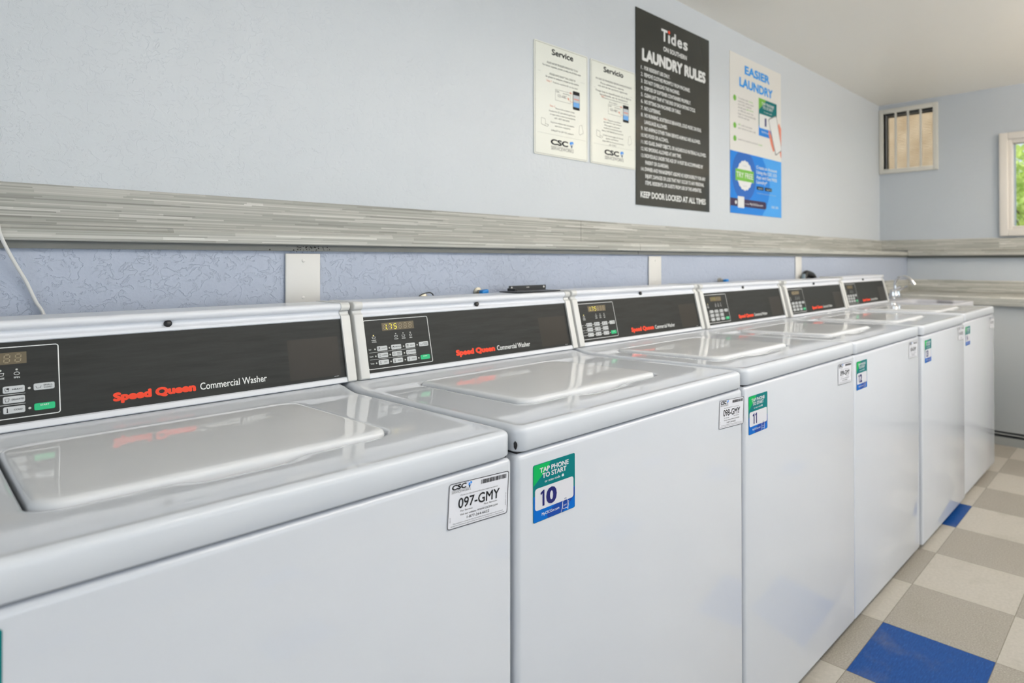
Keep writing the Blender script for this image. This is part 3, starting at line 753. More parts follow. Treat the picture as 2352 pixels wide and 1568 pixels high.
def tap_sticker(parent, num, x, z):
    g = empty('tap_sticker', (x, -0.0006, z), (PI/2, 0, 0), parent); g['label'] = 'teal and blue sticker with number '+num
    w, h = 0.0898, 0.0885; d = 0.0003
    b = B(); rrect(b, 0, 0, w, h, 0.003, 0); flat(b, 'sticker_sheet', M_TEAL, g)
    b = B(); poly(b, [(0.0008, h-0.0035), (0.0020, h-0.0010), (0.0365, h-0.0006), (0.0300, 0.0780), (0.0135, 0.0660), (0.0006, 0.0560)], d*0.5); flat(b, 'green_corner', M_GRN, g)
    b = B(); poly(b, [(0.0006, 0.0020), (0.0030, 0.0005), (w-0.0030, 0.0005), (w-0.0006, 0.0030), (w-0.0006, 0.034), (0.060, 0.045), (0.0006, 0.040)], d*0.5); flat(b, 'blue_band', M_BLU, g)
    b = B(); poly(b, [(0.030, 0.0005), (0.062, 0.0005), (w-0.0006, 0.0200), (w-0.0006, 0.034), (0.055, 0.022), (0.028, 0.009)], d*0.7); flat(b, 'dark_blue_facet', M_BLU2, g)
    b = B(); rrect(b, 0.0038, 0.0178, 0.0862, 0.0516, 0.0045, d)
    text(b, 'TAP PHONE', 0.0445, 0.0742, 0.0073, 0.0620, 'C', 0.032, d); text(b, 'TO START', 0.0445, 0.0650, 0.0073, 0.0515, 'C', 0.032, d)
    text(b, 'or scan code', 0.0238, 0.0572, 0.0037, 0.0330, 'L', 0.012, d); rrect(b, 0.0600, 0.0572, 0.0650, 0.0606, 0.0008, d); rect(b, 0.0613, 0.0604, 0.0637, 0.0614, d)
    text(b, 'MyCSCGo.com', 0.0175, 0.0078, 0.0042, 0.0370, 'L', 0.015, d)
    for pts in ([(0.0585, 0.0008), (0.0610, 0.0080), (0.0618, 0.0160), (0.0640, 0.0180)], [(0.0622, 0.0050), (0.0622, 0.0170)], [(0.0622, 0.0050), (0.0732, 0.0050)], [(0.0732, 0.0020), (0.0732, 0.0185)], [(0.0732, 0.015), (0.0758, 0.0145), (0.0742, 0.0105), (0.0756, 0.0085), (0.0742, 0.0060), (0.0738, 0.0010)]): line2(b, pts, 0.0008, d)
    text(b, 'NFC', 0.0677, 0.0090, 0.0022, 0.0065, 'C', 0.01, d)
    flat(b, 'white_print', M_STWHT, g)
    b = B()
    def one(x_, y_=0.0222, h_=0.0245):
        poly(b, [(x_+0.0038, y_), (x_+0.0078, y_), (x_+0.0078, y_+h_), (x_+0.0050, y_+h_), (x_-0.0005, y_+h_*0.86), (x_+0.0005, y_+h_*0.73), (x_+0.0038, y_+h_*0.80)], 2*d)
    if num[0] == '1' and len(num) == 2:
        one(0.0150 if num != '11' else 0.0185)
        if num[1] == '1': one(0.0300)
        else: text(b, num[1], 0.0265, 0.0222, 0.0245, 0.0225 if num[1] == '0' else 0.0185, 'L', 0.045, 2*d)
    else: text(b, num, 0.0320, 0.0222, 0.0245, 0.0170, 'C', 0.040, 2*d)
    for r_ in (0.0018, 0.0034): line2(b, [(0.0677+r_*math.cos(a), 0.0178+r_*math.sin(a)) for a in (PI*0.22+PI*0.56*i/6 for i in range(7))], 0.0006, 2*d)
    disc(b, 0.0677, 0.0168, 0.0012, 2*d, 10)
    flat(b, 'number_print', M_NAVYINK, g)

root0, con0 = make_washer()
decks = {}
for key in (0.010, -0.015, -0.045, -0.020, -0.035, -0.060):
    bd, bl = deck_and_lid(key, 0)
    md = bpy.data.meshes.new('top_deck'); bd.normal_update(); bd.to_mesh(md); bd.free(); md.materials.append(M_ENAMEL)
    ml = bpy.data.meshes.new('lid'); bl.normal_update(); bl.to_mesh(ml); bl.free(); ml.materials.append(M_LIDM)
    for me in (md, ml):
        for p in me.polygons: p.use_smooth = True
        me.set_sharp_from_angle(angle=math.radians(50))
    decks[key] = (md, ml)
WASH = [  # x, y, z, console x, lid key, code, sticker, label, lit
    (-0.0570, 0.0, 0.0000, -0.0140, 0.010, '097-GMY', '9', 'white top-loading washer filling the lower left, nearest of the row, tagged 097-GMY'),
    (0.6080, 0.0, 0.0000, 0.6370, -0.015, '098-GMY', '10', 'white top-loading washer with the teal number 10 sticker and black bracket on top'),
    (1.2720, -0.001, 0.0018, 1.2865, -0.045, '099-GMY', '11', 'white top-loading washer with the teal number 11 sticker below its front seam'),
    (1.9300, 0.0, 0.0000, 1.9460, -0.020, '100-GMY', '12', 'white top-loading washer with the number 12 sticker, fourth along the row'),
    (2.6120, -0.004, -0.0030, 2.6120, -0.035, '101-GMY', '13', 'white top-loading washer with the number 13 sticker, second from the far end'),
    (3.2770, 0.0, 0.0020, 3.2700, -0.060, '102-GMY', '14', 'white top-loading washer at the far end of the row beside the sink'),
]
TAPX = [0.0237, 0.031, 0.0165, 0.0185, 0.033, 0.029]
washers = []
for k, (x, y, z, cxx, key, code, num, label) in enumerate(WASH):
    r = root0 if k == 0 else None
    washers.append(r)
for k in range(1, 6): washers[k] = copy_tree(root0)
for k, (x, y, z, cxx, key, code, num, label) in enumerate(WASH):
    r = washers[k]; r.location = (x, y, z); tag(r, label, 'washing machine', 'top-loading washers in the row')
    con = [c for c in r.children if c.name.startswith('console')][0]; con.location.x = cxx - x
    md, ml = decks[key]
    o = bpy.data.objects.new('top_deck', md); COL.objects.link(o); o.parent = r
    o = bpy.data.objects.new('lid', ml); COL.objects.link(o); o.parent = r
    lx = {0: 0.5433, 1: 0.5552, 2: 0.5303, 3: 0.5315, 4: 0.5430, 5: 0.5490}[k]
    id_label(r, code, lx, 0.7585-z, math.radians(-3.4 if k < 2 else -2.0))
    tap_sticker(r, num, TAPX[k]+0.0, (0.7205 if k != 0 else 0.7275)-z)
    if k in (1, 2, 3):
        b = B(); D = 0.0012+0.0004+0.0006; mt = M_SEGDIM if k == 3 else M_SEGON
        for i, s in ((0, 'bc'), (1, 'abc'), (2, 'acdfg')): seg_digit(b, 0.0655+i*0.0122, 0.1010, 0.0115, s, D)
        disc(b, 0.0655+0.0088, 0.1012, 0.0008, D, 8)
        lo = flat(b, 'lit_digits', mt, con); lo['label'] = 'yellow digits reading 1.75'

# black chipped plug at the deck corner between the first two washers
b = B(); bmesh.ops.create_icosphere(b, subdivisions=3, radius=1.0); rnd = random.Random(3)
for v in b.verts:
    j = 1+rnd.uniform(-0.16, 0.16); v.co = Vector((0.0030+v.co.x*0.0022*j, 0.0072+v.co.y*0.0032*j, 0.8450+v.co.z*0.0060*j))
finish(b, 'chipped_corner', M_RUBBER, washers[1])

# ================================================================== POSTERS
def sheet(name, label, cat, x0, z0, w, h, th, mat, r=0.003, group=None):
    t = empty(name, (x0, YW-0.0005, z0), (PI/2, 0, 0)); tag(t, label, cat, group)
    b = B(); o = rr(w/2, h/2, w/2, h/2, r, 5, 1)
    A = [b.verts.new((*p, 0)) for p in o]; C = [b.verts.new((*p, th)) for p in o]; n = len(o)
    for i in range(n): b.faces.new((A[i], A[(i+1) % n], C[(i+1) % n], C[i]))
    b.faces.new(C); b.faces.new(A[::-1]); finish(b, 'sheet', mat, t, smooth=False)
    return t
# --- laundry rules
P = sheet('rules_poster', 'tall glossy black laundry rules poster with white lettering', 'poster', 2.0120, 1.3560, 0.5520, 0.8235, 0.0030, M_POSTBLK, 0.002)
d = 0.0036; b = B()
for ch, x, w in (('T', 0.1745, 0.044), ('\u0131', 0.224, 0.0125), ('d', 0.245, 0.036), ('e', 0.292, 0.037), ('s', 0.338, 0.034)): text(b, ch, x, 0.7285, 0.0510, w, 'L', 0.028, d)
text(b, 'ON SOUTHERN', 0.1885, 0.6845, 0.0200, 0.1765, 'L', 0.030, d)
text(b, 'LAUNDRY RULES', 0.0410, 0.6110, 0.0490, 0.4780, 'L', 0.055, d)
rules = [('1.', 'FOR RESIDENT USE ONLY.', .2347), ('2.', 'REMOVE CLOTHES PROMPTLY FROM MACHINES.', .3905), ('3.', 'DO NOT OVERLOAD THE MACHINES.', .3079), ('4.', 'DISPOSE OF SOFTENER CONTAINERS PROPERLY.', .3962),
         ('5.', 'CLEAN LINT TRAP AT THE END OF EACH DRYING CYCLE.', .4326), ('6.', 'NO SITTING ON MACHINES OR TABLE.', .3171), ('7.', 'NO LOITERING.', .1668), ('8.', 'NO RUNNING, BOISTEROUS BEHAVIOR, LOUD MUSIC OR FOUL', .4820), ('', 'LANGUAGE ALLOWED.', .2153),
         ('9.', 'NO ANIMALS OTHER THAN SERVICE ANIMALS ARE ALLOWED.', .4744), ('10.', 'NO FOOD OR ALCOHOL.', .2246), ('11.', 'NO GLASS, SHARP OBJECTS, OR HAZARDOUS MATERIALS ALLOWED.', .5221), ('12.', 'NO SMOKING ALLOWED AT ANY TIME.', .3198),
         ('13.', 'INDIVIDUALS UNDER THE AGE OF 14 MUST BE ACCOMPANIED BY', .4949), ('', 'PARENT OR GUARDIAN.', .2241), ('14.', 'OWNER AND MANAGEMENT ASSUME NO RESPONSIBILITY FOR ANY', .5158), ('', 'INJURY, DAMAGES OR LOSS THAT MAY OCCUR TO ANY PERSONAL', .5029), ('', 'ITEMS, RESIDENTS, OR GUESTS FROM USE OF THE AMENITIES.', .4826)]
for i, (nn, s, xe) in enumerate(rules):
    y = 0.5715 - i*(0.5715-0.0884)/17
    if nn: text(b, nn, 0.0330, y, 0.0150, 0.0135 if len(nn) == 2 else 0.0190, 'L', 0.015, d)
    x0 = 0.0555 if nn or i < 10 else 0.0612
    text(b, s, x0, y, 0.0160, xe-x0, 'L', 0.030, d)
text(b, 'KEEP DOOR LOCKED AT ALL TIMES', 0.0285, 0.0328, 0.0255, 0.4890, 'L', 0.034, d)
flat(b, 'white_lettering', M_WHITEINK, P)
b = B(); disc(b, 0.2305, 0.7765, 0.0078, d, 14); flat(b, 'orange_dot', M_REDINK, P)

# --- EASIER LAUNDRY
P = sheet('easier_laundry_poster', 'white and blue EASIER LAUNDRY poster nearest the far corner', 'poster', 2.7530, 1.3650, 0.5520, 0.8170, 0.0020, M_POSTWHT, 0.002)
d = 0.0024
b = B(); rect(b, 0, 0, 0.5520, 0.3165, d); flat(b, 'blue_panel', M_POSTBLUE, P)
b = B(); poly(b, [(0.4165-0.06*(1-math.cos(t)) if False else 0.4165-0.09*((t)**2), 0.3165*(0.5+0.5*t)) for t in (-1+0.2*i for i in range(11))] + [(0.5520, 0.3165), (0.5520, 0)], d+0.0002); flat(b, 'bright_blue_arc', M_POSTBLUE3, P)
b = B(); pts = [(0.1400+0.1230*math.cos(a), min(0.3160, 0.2000+0.1320*math.sin(a))) for a in (2*PI*i/40 for i in range(40))]; poly(b, pts, d+0.0002); flat(b, 'deep_blue_circle', M_POSTBLUE2, P)
b = B(); text(b, 'EASIER', 0.1475, 0.7300, 0.0435, 0.2700, 'L', 0.045, d); text(b, 'LAUNDRY', 0.0935, 0.6570, 0.0460, 0.3580, 'L', 0.045, d); flat(b, 'blue_lettering', M_BLUEINK, P)
b = B()
for y in (0.5878, 0.4476, 0.3812): disc(b, 0.0470, y, 0.0150, d, 20)
poly(b, [(0.0505, 0.2290), (0.2370, 0.2290), (0.2370, 0.1650), (0.2250, 0.1700), (0.0630, 0.1700), (0.0505, 0.1650)], d+0.0008)
text(b, 'hold the', 0.190, 0.5900, 0.0085, 0.041, 'L', 0, d); text(b, 'NFC', 0.079, 0.4530, 0.0090, 0.028, 'L', 0, d); text(b, 'laundry', 0.292, 0.3780, 0.0088, 0.0430, 'L', 0.0, d); text(b, 'phone', 0.165, 0.5440, 0.0085, 0.070, 'L', 0, d)
flat(b, 'green_print', M_GREENINK, P)
b = B()
for i, (s, xe) in enumerate((('To connect with', .180), ('machine, place and', .235), ('your NFC enabled', .215), ('Android', .155), ('or iPhone near the', .235), ('logo to automatically', .262), ('load the web app.', .195))): text(b, s, 0.0795, 0.5900-i*0.0160, 0.0085, xe-0.0795, 'L', 0, d)
text(b, 'will connect', 0.112, 0.4530, 0.0085, 0.110, 'L', 0, d); text(b, 'your phone or scan code', 0.0785, 0.4365, 0.0085, 0.182, 'L', 0, d); text(b, 'Load the machine and start', 0.0785, 0.3780, 0.0085, 0.205, 'L', 0, d)
flat(b, 'grey_print', M_GREYINK, P)
# card in the poster
b = B(); rect(b, 0.2935, 0.4320, 0.4990, 0.6350, d); flat(b, 'card_teal', M_TEAL, P)
b = B(); poly(b, [(0.2935, 0.6350), (0.3800, 0.6350), (0.3350, 0.5990), (0.2935, 0.5700)], d+0.0002); flat(b, 'card_green', M_GREENINK, P)
b = B(); rect(b, 0.2935, 0.4320, 0.4990, 0.4850, d+0.0002); flat(b, 'card_blue', M_POSTBLUE, P)
b = B(); rrect(b, 0.3005, 0.4748, 0.4850, 0.5510, 0.008, d+0.0004); text(b, 'TAP PHONE', 0.3960, 0.6030, 0.0150, 0.140, 'C', 0.02, d+0.0004); text(b, 'TO START', 0.3960, 0.5830, 0.0150, 0.118, 'C', 0.02, d+0.0004); text(b, 'or scan code', 0.3960, 0.5640, 0.0080, 0.090, 'C', 0.0, d+0.0004); text(b, 'MyCSCGo.com', 0.3250, 0.4520, 0.0090, 0.082, 'L', 0.01, d+0.0004); flat(b, 'card_white', M_WHITEINK, P)
b = B(); text(b, '1', 0.3600, 0.4900, 0.0450, 0.018, 'L', 0.01, d+0.0006); flat(b, 'card_digit', M_NAVYINK, P)
b = B(); poly(b, [(0.5515, 0.3360), (0.5515, 0.5050), (0.5250, 0.5330), (0.4960, 0.5000), (0.5000, 0.3800), (0.5350, 0.3700), (0.5400, 0.3500)], d+0.0004); poly(b, [(0.4050, 0.4850), (0.4350, 0.4500), (0.4700, 0.3700), (0.4550, 0.3640), (0.4300, 0.4000), (0.4020, 0.4550)], d+0.0004); flat(b, 'hand_picture', M_PINK, P)
b = B(); poly(b, [(0.4000, 0.5320), (0.4120, 0.5420), (0.4860, 0.5700), (0.4970, 0.5620), (0.5515, 0.4030), (0.5515, 0.3790), (0.4900, 0.3480), (0.4800, 0.3500)], d+0.0006); flat(b, 'phone_outline', M_GREYINK, P)
b = B(); poly(b, [(0.4060, 0.5280), (0.4140, 0.5370), (0.4850, 0.5640), (0.4930, 0.5580), (0.5490, 0.4000), (0.5490, 0.3830), (0.4920, 0.3540), (0.4850, 0.3560)], d+0.0008); flat(b, 'phone_picture', M_WHITEINK, P)
b = B(); pts = []
for i in range(64):
    r_ = 0.0770+0.0025*math.cos(i*PI*2*16/64); pts.append((0.1445+r_*math.cos(2*PI*i/64), 0.2000+r_*math.sin(2*PI*i/64)))
poly(b, pts, d+0.0005)
text(b, 'TRY FREE', 0.0590, 0.1860, 0.0280, 0.1690, 'L', 0.012, d+0.0011)
for i, (s, xe) in enumerate((('Create an Account', .4985), ('Using the CSC GO', .4960), ('App and Get FREE', .4990), ('Laundry*', .3830))): text(b, s, 0.2665, 0.2500-i*0.0262, 0.0170, xe-0.2665, 'L', 0.014, d+0.0005)
rrect(b, 0.0725, 0.0300, 0.1370, 0.0890, 0.004, d+0.0008)
text(b, 'or visit', 0.1480, 0.0500, 0.0090, 0.0400, 'L', 0, d+0.0008); text(b, 'MyCSCGo.com', 0.1950, 0.0500, 0.0110, 0.1400, 'L', 0.012, d+0.0008); disc(b, 0.0540, 0.0560, 0.0095, d+0.0008); 
text(b, 'CSC GO', 0.4330, 0.0480, 0.0120, 0.0800, 'L', 0.015, d+0.0005)
text(b, 'App Store', 0.2850, 0.1430, 0.0080, 0.0500, 'L', 0.0, d+0.0009); text(b, 'Google Play', 0.3740, 0.1430, 0.0080, 0.0580, 'L', 0.0, d+0.0009)
flat(b, 'white_print', M_WHITEINK, P)
b = B(); poly(b, [(0, 0.0765), (0.3600, 0.0765), (0.3720, 0.0700), (0.3740, 0.0450), (0.3650, 0.0370), (0, 0.0370)], d+0.0004); flat(b, 'plum_band', M_PURPLE, P)
b = B(); rrect(b, 0.2690, 0.1380, 0.3440, 0.1560, 0.004, d+0.0006); rrect(b, 0.3580, 0.1380, 0.4370, 0.1560, 0.004, d+0.0006); flat(b, 'store_badges', M_BLKINK, P)
b = B(); text(b, 'Laundry', 0.1445, 0.2470, 0.0090, 0.0430, 'C', 0.0, d+0.0009); text(b, 'Laundry', 0.1445, 0.1420, 0.0090, 0.0430, 'C', 0.0, d+0.0009); text(b, '*Available to new customers only. Terms apply.', 0.2700, 0.1170, 0.0060, 0.2150, 'L', 0, d+0.0009); flat(b, 'pale_blue_print', M_PHGREY, P)

# --- service signs
def service_sign(x0, title, tx, lines, label):
    P = sheet('service_sign', label, 'sign', x0, 1.4985, 0.2680, 0.4000, 0.0035, M_SIGNPL, 0.006, 'pair of off-white service signs')
    d = 0.0039
    b = B(); rframe(b, 0.0045, 0.0040, 0.2640, 0.3960, 0.002, 0.0010, d); rect(b, 0.018, 0.2945, 0.030, 0.2949, d); rect(b, 0.228, 0.2945, 0.250, 0.2949, d)
    rect(b, 0.0160, 0.0775, 0.2560, 0.0779, d); flat(b, 'thin_border', M_GREYINK, P)
    b = B(); text(b, title, tx, 0.3640, 0.0210, 0.1180 if title == 'Servicio' else 0.1080, 'L', 0.028, d)
    text(b, 'CSC', 0.0775, 0.0420, 0.0195, 0.0870, 'L', 0.045, d); flat(b, 'black_lettering', M_BLKINK, P)
    b = B(); rr_ = lines
    for (s, x, y, w, dark) in lines:
        if dark: text(b, s, x, y, 0.0068, w, 'L', 0.006, d)
    flat(b, 'bold_print', M_GREYINK, P)
    b = B()
    for (s, x, y, w, dark) in lines:
        if not dark: text(b, s, x, y, 0.0056, w, 'L', 0, d)
    rframe(b, 0.1000, 0.2040, 0.1780, 0.2440, 0.001, 0.0008, d); text(b, 'CSC', 0.103, 0.2340, 0.006, 0.018, 'L', 0.01, d); text(b, 'ServiceWorks', 0.138, 0.2330, 0.005, 0.034, 'L', 0, d); text(b, '123-ABC', 0.112, 0.2185, 0.0095, 0.045, 'L', 0, d)
    text(b, 'SERVICEWORKS', 0.0800, 0.0240, 0.0115, 0.1120, 'L', 0, d); rect(b, 0.0780, 0.0370, 0.1930, 0.0376, d)
    line2(b, [(0.033, 0.131), (0.033, 0.108), (0.052, 0.104), (0.052, 0.128), (0.033, 0.131)], 0.0008, d); line2(b, [(0.036, 0.107), (0.062, 0.103), (0.068, 0.109), (0.052, 0.112)], 0.0008, d)
    line2(b, [(0.224, 0.131), (0.236, 0.135), (0.244, 0.106), (0.226, 0.096), (0.220, 0.102), (0.224, 0.131)], 0.0008, d); flat(b, 'grey_print', M_LGREYINK if False else M_GREYINK, P)
    b = B(); rrect(b, 0.1890, 0.1865, 0.2245, 0.2550, 0.003, d); flat(b, 'phone_case', M_BLKINK, P)
    b = B(); rect(b, 0.1910, 0.1960, 0.2225, 0.2410, d+0.0003); flat(b, 'phone_screen', M_PHGREY, P)
    b = B(); rect(b, 0.1910, 0.1960, 0.2225, 0.2140, d+0.0005); flat(b, 'phone_sky', M_PHSKY, P)
    b = B(); rect(b, 0.1930, 0.2235, 0.2205, 0.2270, d+0.0005)
    line2(b, [(0.190, 0.2430), (0.178, 0.2440)], 0.0010, d+0.0004); poly(b, [(0.170, 0.2440), (0.180, 0.2475), (0.180, 0.2400)], d+0.0004); line2(b, [(0.190, 0.2130), (0.178, 0.2110), (0.165, 0.2200)], 0.0010, d+0.0004); poly(b, [(0.160, 0.2240), (0.170, 0.2215), (0.165, 0.2150)], d+0.0004)
    text(b, 'Step 1', 0.0585, 0.2640, 0.0065, 0.0230, 'L', 0, d); text(b, 'Step 2', 0.0735, 0.1770, 0.0065, 0.0250, 'L', 0, d); flat(b, 'red_print', M_PINK, P)
    b = B(); poly(b, [(0.1720, 0.0560), (0.1810, 0.0500), (0.1840, 0.0640), (0.1760, 0.0640)], d); poly(b, [(0.1840, 0.0660), (0.1850, 0.0540), (0.1925, 0.0570), (0.1905, 0.0640)], d); flat(b, 'blue_emblem', M_LOGOB, P)
    b = B(); poly(b, [(0.1745, 0.0520), (0.1835, 0.0385), (0.1880, 0.0540), (0.1815, 0.0490)], d); flat(b, 'navy_emblem', M_LOGOD, P)
    return P
L1 = [('PLEASE REPORT PROBLEMS IMMEDIATELY TO US', .0608, .3290, .1534, True), ('For fastest response, contact us using one of these ways', .0394, .3175, .1910, True), ('PLEASE HAVE READY THE 6 DIGIT ID', .0728, .2900, .1290, True), ('for phones or computers, located on the machine', .0536, .2785, .1660, True),
      ('Find the machine ID on the label', .0897, .2635, .1244, False), ('Report the problem online', .1020, .1720, .0960, False), ('Download the CSC ServiceWorks app from the', .0701, .1590, .1316, False), ('or report online at www.cscsw.com/service', .0740, .1475, .1270, False), ('call 1-877-264-6622', .0960, .1360, .0760, False),
      ('Or go to our website or report the request to', .0773, .1195, .1180, False), ('service request', .0980, .1080, .0780, False), ('Calling 877 for 24/7 CSC assistance', .0797, .0905, .1130, False)]
L2 = [('EN CASO DE PROBLEMAS REPORTE INMEDIATAMENTE', .0290, .3280, .2150, True), ('Para asistencia rapida', .0560, .3140, .1380, True), ('use una de las opciones siguientes', .0420, .3020, .1740, True), ('Tenga lista la identificacion de 6 digitos', .0260, .2820, .2140, True), ('localizada en la maquina', .0520, .2700, .1650, True),
      ('Encuentre la etiqueta en la maquina', .0640, .2600, .1600, False), ('de su equipo', .1050, .2490, .0480, False), ('Reporte el problema', .1000, .1760, .0740, False), ('por internet o por telefono', .0740, .1660, .1050, False), ('Descargue la aplicacion', .0790, .1540, .0900, False), ('en www.cscsw.com/service para reportar', .0740, .1430, .1080, False), ('llame al 1-877-264-6622 para su servicio', .0640, .1310, .1260, False),
      ('O visite nuestra pagina de internet', .0690, .1140, .1200, False), ('para solicitar', .0880, .1030, .0740, False), ('Llame al 877 las 24 horas con asistencia', .0670, .0910, .1260, False), ('de CSC', .1050, .0800, .0420, False)]
service_sign(1.4560, 'Service', 0.0830, L1, 'off-white Service sign in English, leftmost paper on the wall')
service_sign(1.7400, 'Servicio', 0.0735, L2, 'off-white Servicio sign in Spanish, between the English sign and black poster')

# ================================================================== WALL PLATES, CABLE, FITTINGS
def wall_plate(x0, x1, z0, z1, label):
    t = empty('blank_wall_plate', (x0, YC, z0)); tag(t, label, 'wall plate', 'blank ivory plates under the ledge')
    b = B(); box(b, 0, x1-x0, -0.007, -0.0005, 0, z1-z0, 0.0025, 3); finish(b, 'plate', M_PLATE, t)
    for zz in (0.016, z1-z0-0.016):
        b = B(); lathe(b, [(0.0035, 0.0), (0.0035, 0.0006), (0.0022, 0.0012)], ((x1-x0)/2, -0.007, zz), 'y', 14); box(b, (x1-x0)/2-0.003, (x1-x0)/2+0.003, -0.0084, -0.0080, zz-0.0004, zz+0.0004); finish(b, 'screw', M_PLATE, t)
wall_plate(0.5610, 0.6370, 1.0250, 1.1400, 'blank ivory wall plate behind the nearest washer, largest in view')
wall_plate(1.8500, 1.9260, 1.0300, 1.1400, 'blank ivory wall plate behind the third washer, middle of the three')
wall_plate(3.0720, 3.1420, 1.0270, 1.1440, 'narrow-looking ivory wall plate behind the fifth washer, farthest of the three')
b = B(); rnd = random.Random(5)
for k in range(46):
    x = rnd.gauss(0.600, 0.020); z = 1.1560-abs(rnd.gauss(0, 0.007)); s = rnd.uniform(0.0006, 0.0016)
    y = YC-0.0112 if z > 1.1455 else YC-0.0008
    if z < 1.1415: continue
    bmesh.ops.create_icosphere(b, subdivisions=1, radius=s, matrix=Matrix.Translation((x, y, z)))
sp = finish(b, 'dirt_specks', M_DIRT, wall_back); sp['kind'] = 'stuff'

b = B(); pts = spline([(0.085, 0.90, 1.194), (0.095, 0.78, 1.1925), (0.100, 0.724, 1.1925), (0.1035, 0.7165, 1.186), (0.1075, 0.7165, 1.165), (0.121, 0.722, 1.130), (0.1400, 0.731, 1.0880), (0.1520, 0.7335, 1.055), (0.163, 0.7335, 1.030), (0.172, 0.728, 0.98), (0.176, 0.725, 0.90)], 6)
tube(b, pts, 0.0026, 10); tag(finish(b, 'cable', M_WIRE), 'white cable hanging from the ledge down behind the nearest washer', 'cable')

# black steel bracket lying on the second washer's console
t = empty('angle_bracket', (1.10, 0.60, 1.0345)); tag(t, 'black steel angle bracket lying on top of the number 10 washer', 'bracket')
def quadhole_plate(b, x0, x1, z0, z1, y0, y1, holes):
    """upright plate with round holes cut, front and back faces bridged"""
    outer = rr((x0+x1)/2, (z0+z1)/2, (x1-x0)/2, (z1-z0)/2, 0.004, 4, 6)
    box(b, x0, x1, y0, y1, z0, z1, 0.0008, 1)
b = B(); quadhole_plate(b, 0.051, 0.192, 0.0005, 0.0165, 0.091, 0.0935, None)
finish(b, 'upright_flange', M_DARKM, t)
b = B(); box(b, 0.015, 0.178, 0.012, 0.091, 0.0005, 0.0030, 0.0008, 1); box(b, 0.046, 0.056, 0.060, 0.0935, 0.0005, 0.0100, 0.0008, 1); finish(b, 'base_flange', M_DARKM, t)
for x in (0.060, 0.183):
    b = B(); lathe(b, [(0.0030, 0.0), (0.0032, 0.0006), (0.0024, 0.0010)], (x, 0.0908, 0.0112), 'y', 14); finish(b, 'bolt_hole', M_PLATE, t)
b = B(); box(b, 0.115, 0.126, 0.0902, 0.0909, 0.0100, 0.0122, 0.0003, 1); finish(b, 'slot', M_PLATE, t)

def valve(x, z, label, grey=False, s=1.0):
    t = empty('water_valve', (x, YC, z)); tag(t, label, 'valve', 'blue-handled water valves behind the washers')
    b = B(); lathe(b, [(0.014*s, 0.0005), (0.014*s, 0.004), (0.007*s, 0.006), (0.007*s, 0.030)], (0, 0, 0), 'y', 16)
    for v in b.verts: v.co.y = v.co.y
    finish(b, 'valve_body', M_BRASS, t)
    b = B(); tube(b, [(0, -0.022, 0.0), (0, -0.022, -0.075)], 0.007*s, 12); finish(b, 'outlet', M_BRASS, t)
    b = B(); box(b, -0.011*s, 0.011*s, -0.0395, -0.022, -0.007*s, 0.007*s, 0.003, 2)
    for v in b.verts:
        if v.co.x > 0: v.co.z += 0.002
    finish(b, 'handle', M_VALVE, t)
    if grey:
        b = B(); R_ = 0.013; tube(b, [(-0.034+R_*math.cos(a), -0.018, 0.0+R_*math.sin(a)) for a in (2*PI*i/20 for i in range(21))], 0.0022, 8, False); finish(b, 'wire_ring', M_SCREW, t)
valve(0.905, 1.0235, 'small blue valve and dark clip peeping over the left of washer 10')
valve(1.078, 1.0345, 'bright blue valve handle above the middle of washer 10')
valve(1.462, 1.0195, 'blue valve handle just showing over the left of washer 11')
valve(2.3500, 1.0350, 'blue valve with grey wire ring above washer 12', True)
b = B()
tube(b, spline([(0.878, 0.715, 1.0), (0.875, 0.712, 1.030), (0.892, 0.712, 1.0395), (0.915, 0.712, 1.037), (0.925, 0.715, 1.0)], 6), 0.0016, 8)
tag(finish(b, 'wire_clip', M_RUBBER), 'thin dark wire clip around the small valve behind washer 10', 'clip')
# black drain hose hump behind washer 13
t = empty('drain_hose', (3.20, 0.71, 0.9)); tag(t, 'black ribbed drain hose bent over behind the number 13 washer', 'hose')
b = B(); P_ = spline([(3.105, 0.722, 0.85), (3.118, 0.722, 0.98), (3.150, 0.722, 1.046), (3.195, 0.722, 1.052), (3.255, 0.722, 1.033), (3.290, 0.72, 0.97), (3.30, 0.722, 0.85)], 10)
wpart_p = [0.0155 + 0.0015*(i % 2) for i in range(len(P_))]
tube(b, P_, wpart_p, 12); wpart(b, 'hose_bend', M_RUBBER, t)
b = B(); tube(b, [(3.108, 0.714, 0.95), (3.112, 0.712, 1.054)], 0.010, 12); wpart(b, 'blue_grey_tube', M_HOSE, t)

# ================================================================== SINK CORNER
XCF = 4.392
cb = empty('base_cabinet', (XCF, 0.0, 0)); tag(cb, 'grey painted base cabinet under the end wall countertop', 'cabinet')
b = B(); box(b, XCF+0.030, XE-0.002, -3.0, YC-0.002, 0.085, 0.845, 0.002, 2); wpart(b, 'cabinet_box', M_CABI, cb)
b = B(); box(b, XCF+0.036, XE-0.004, -3.0, YC-0.004, 0.0, 0.050); wpart(b, 'toe_board', M_KICK, cb)
b = B(); box(b, XCF+0.050, XE-0.004, -3.0, YC-0.004, 0.050, 0.085); wpart(b, 'shadow_gap', M_DARKGAP, cb, smooth=False)
b = B(); box(b, XCF+0.032, XCF+0.050, -3.0, YC-0.004, 0.0665, 0.073); wpart(b, 'bottom_rail', M_KICK, cb, smooth=False)
ct = empty('countertop', (XCF, 0, 0.846)); tag(ct, 'grey laminate countertop with backsplash along the end wall', 'countertop')
def end_part2(prof, y0, y1, name, par): return end_part(prof, y0, y1, name, M_LAM, par)
end_part2(nose(XE-XCF, 0.8465, 0.9000, 0.012), YC-0.001, -3.0, 'worktop', ct)
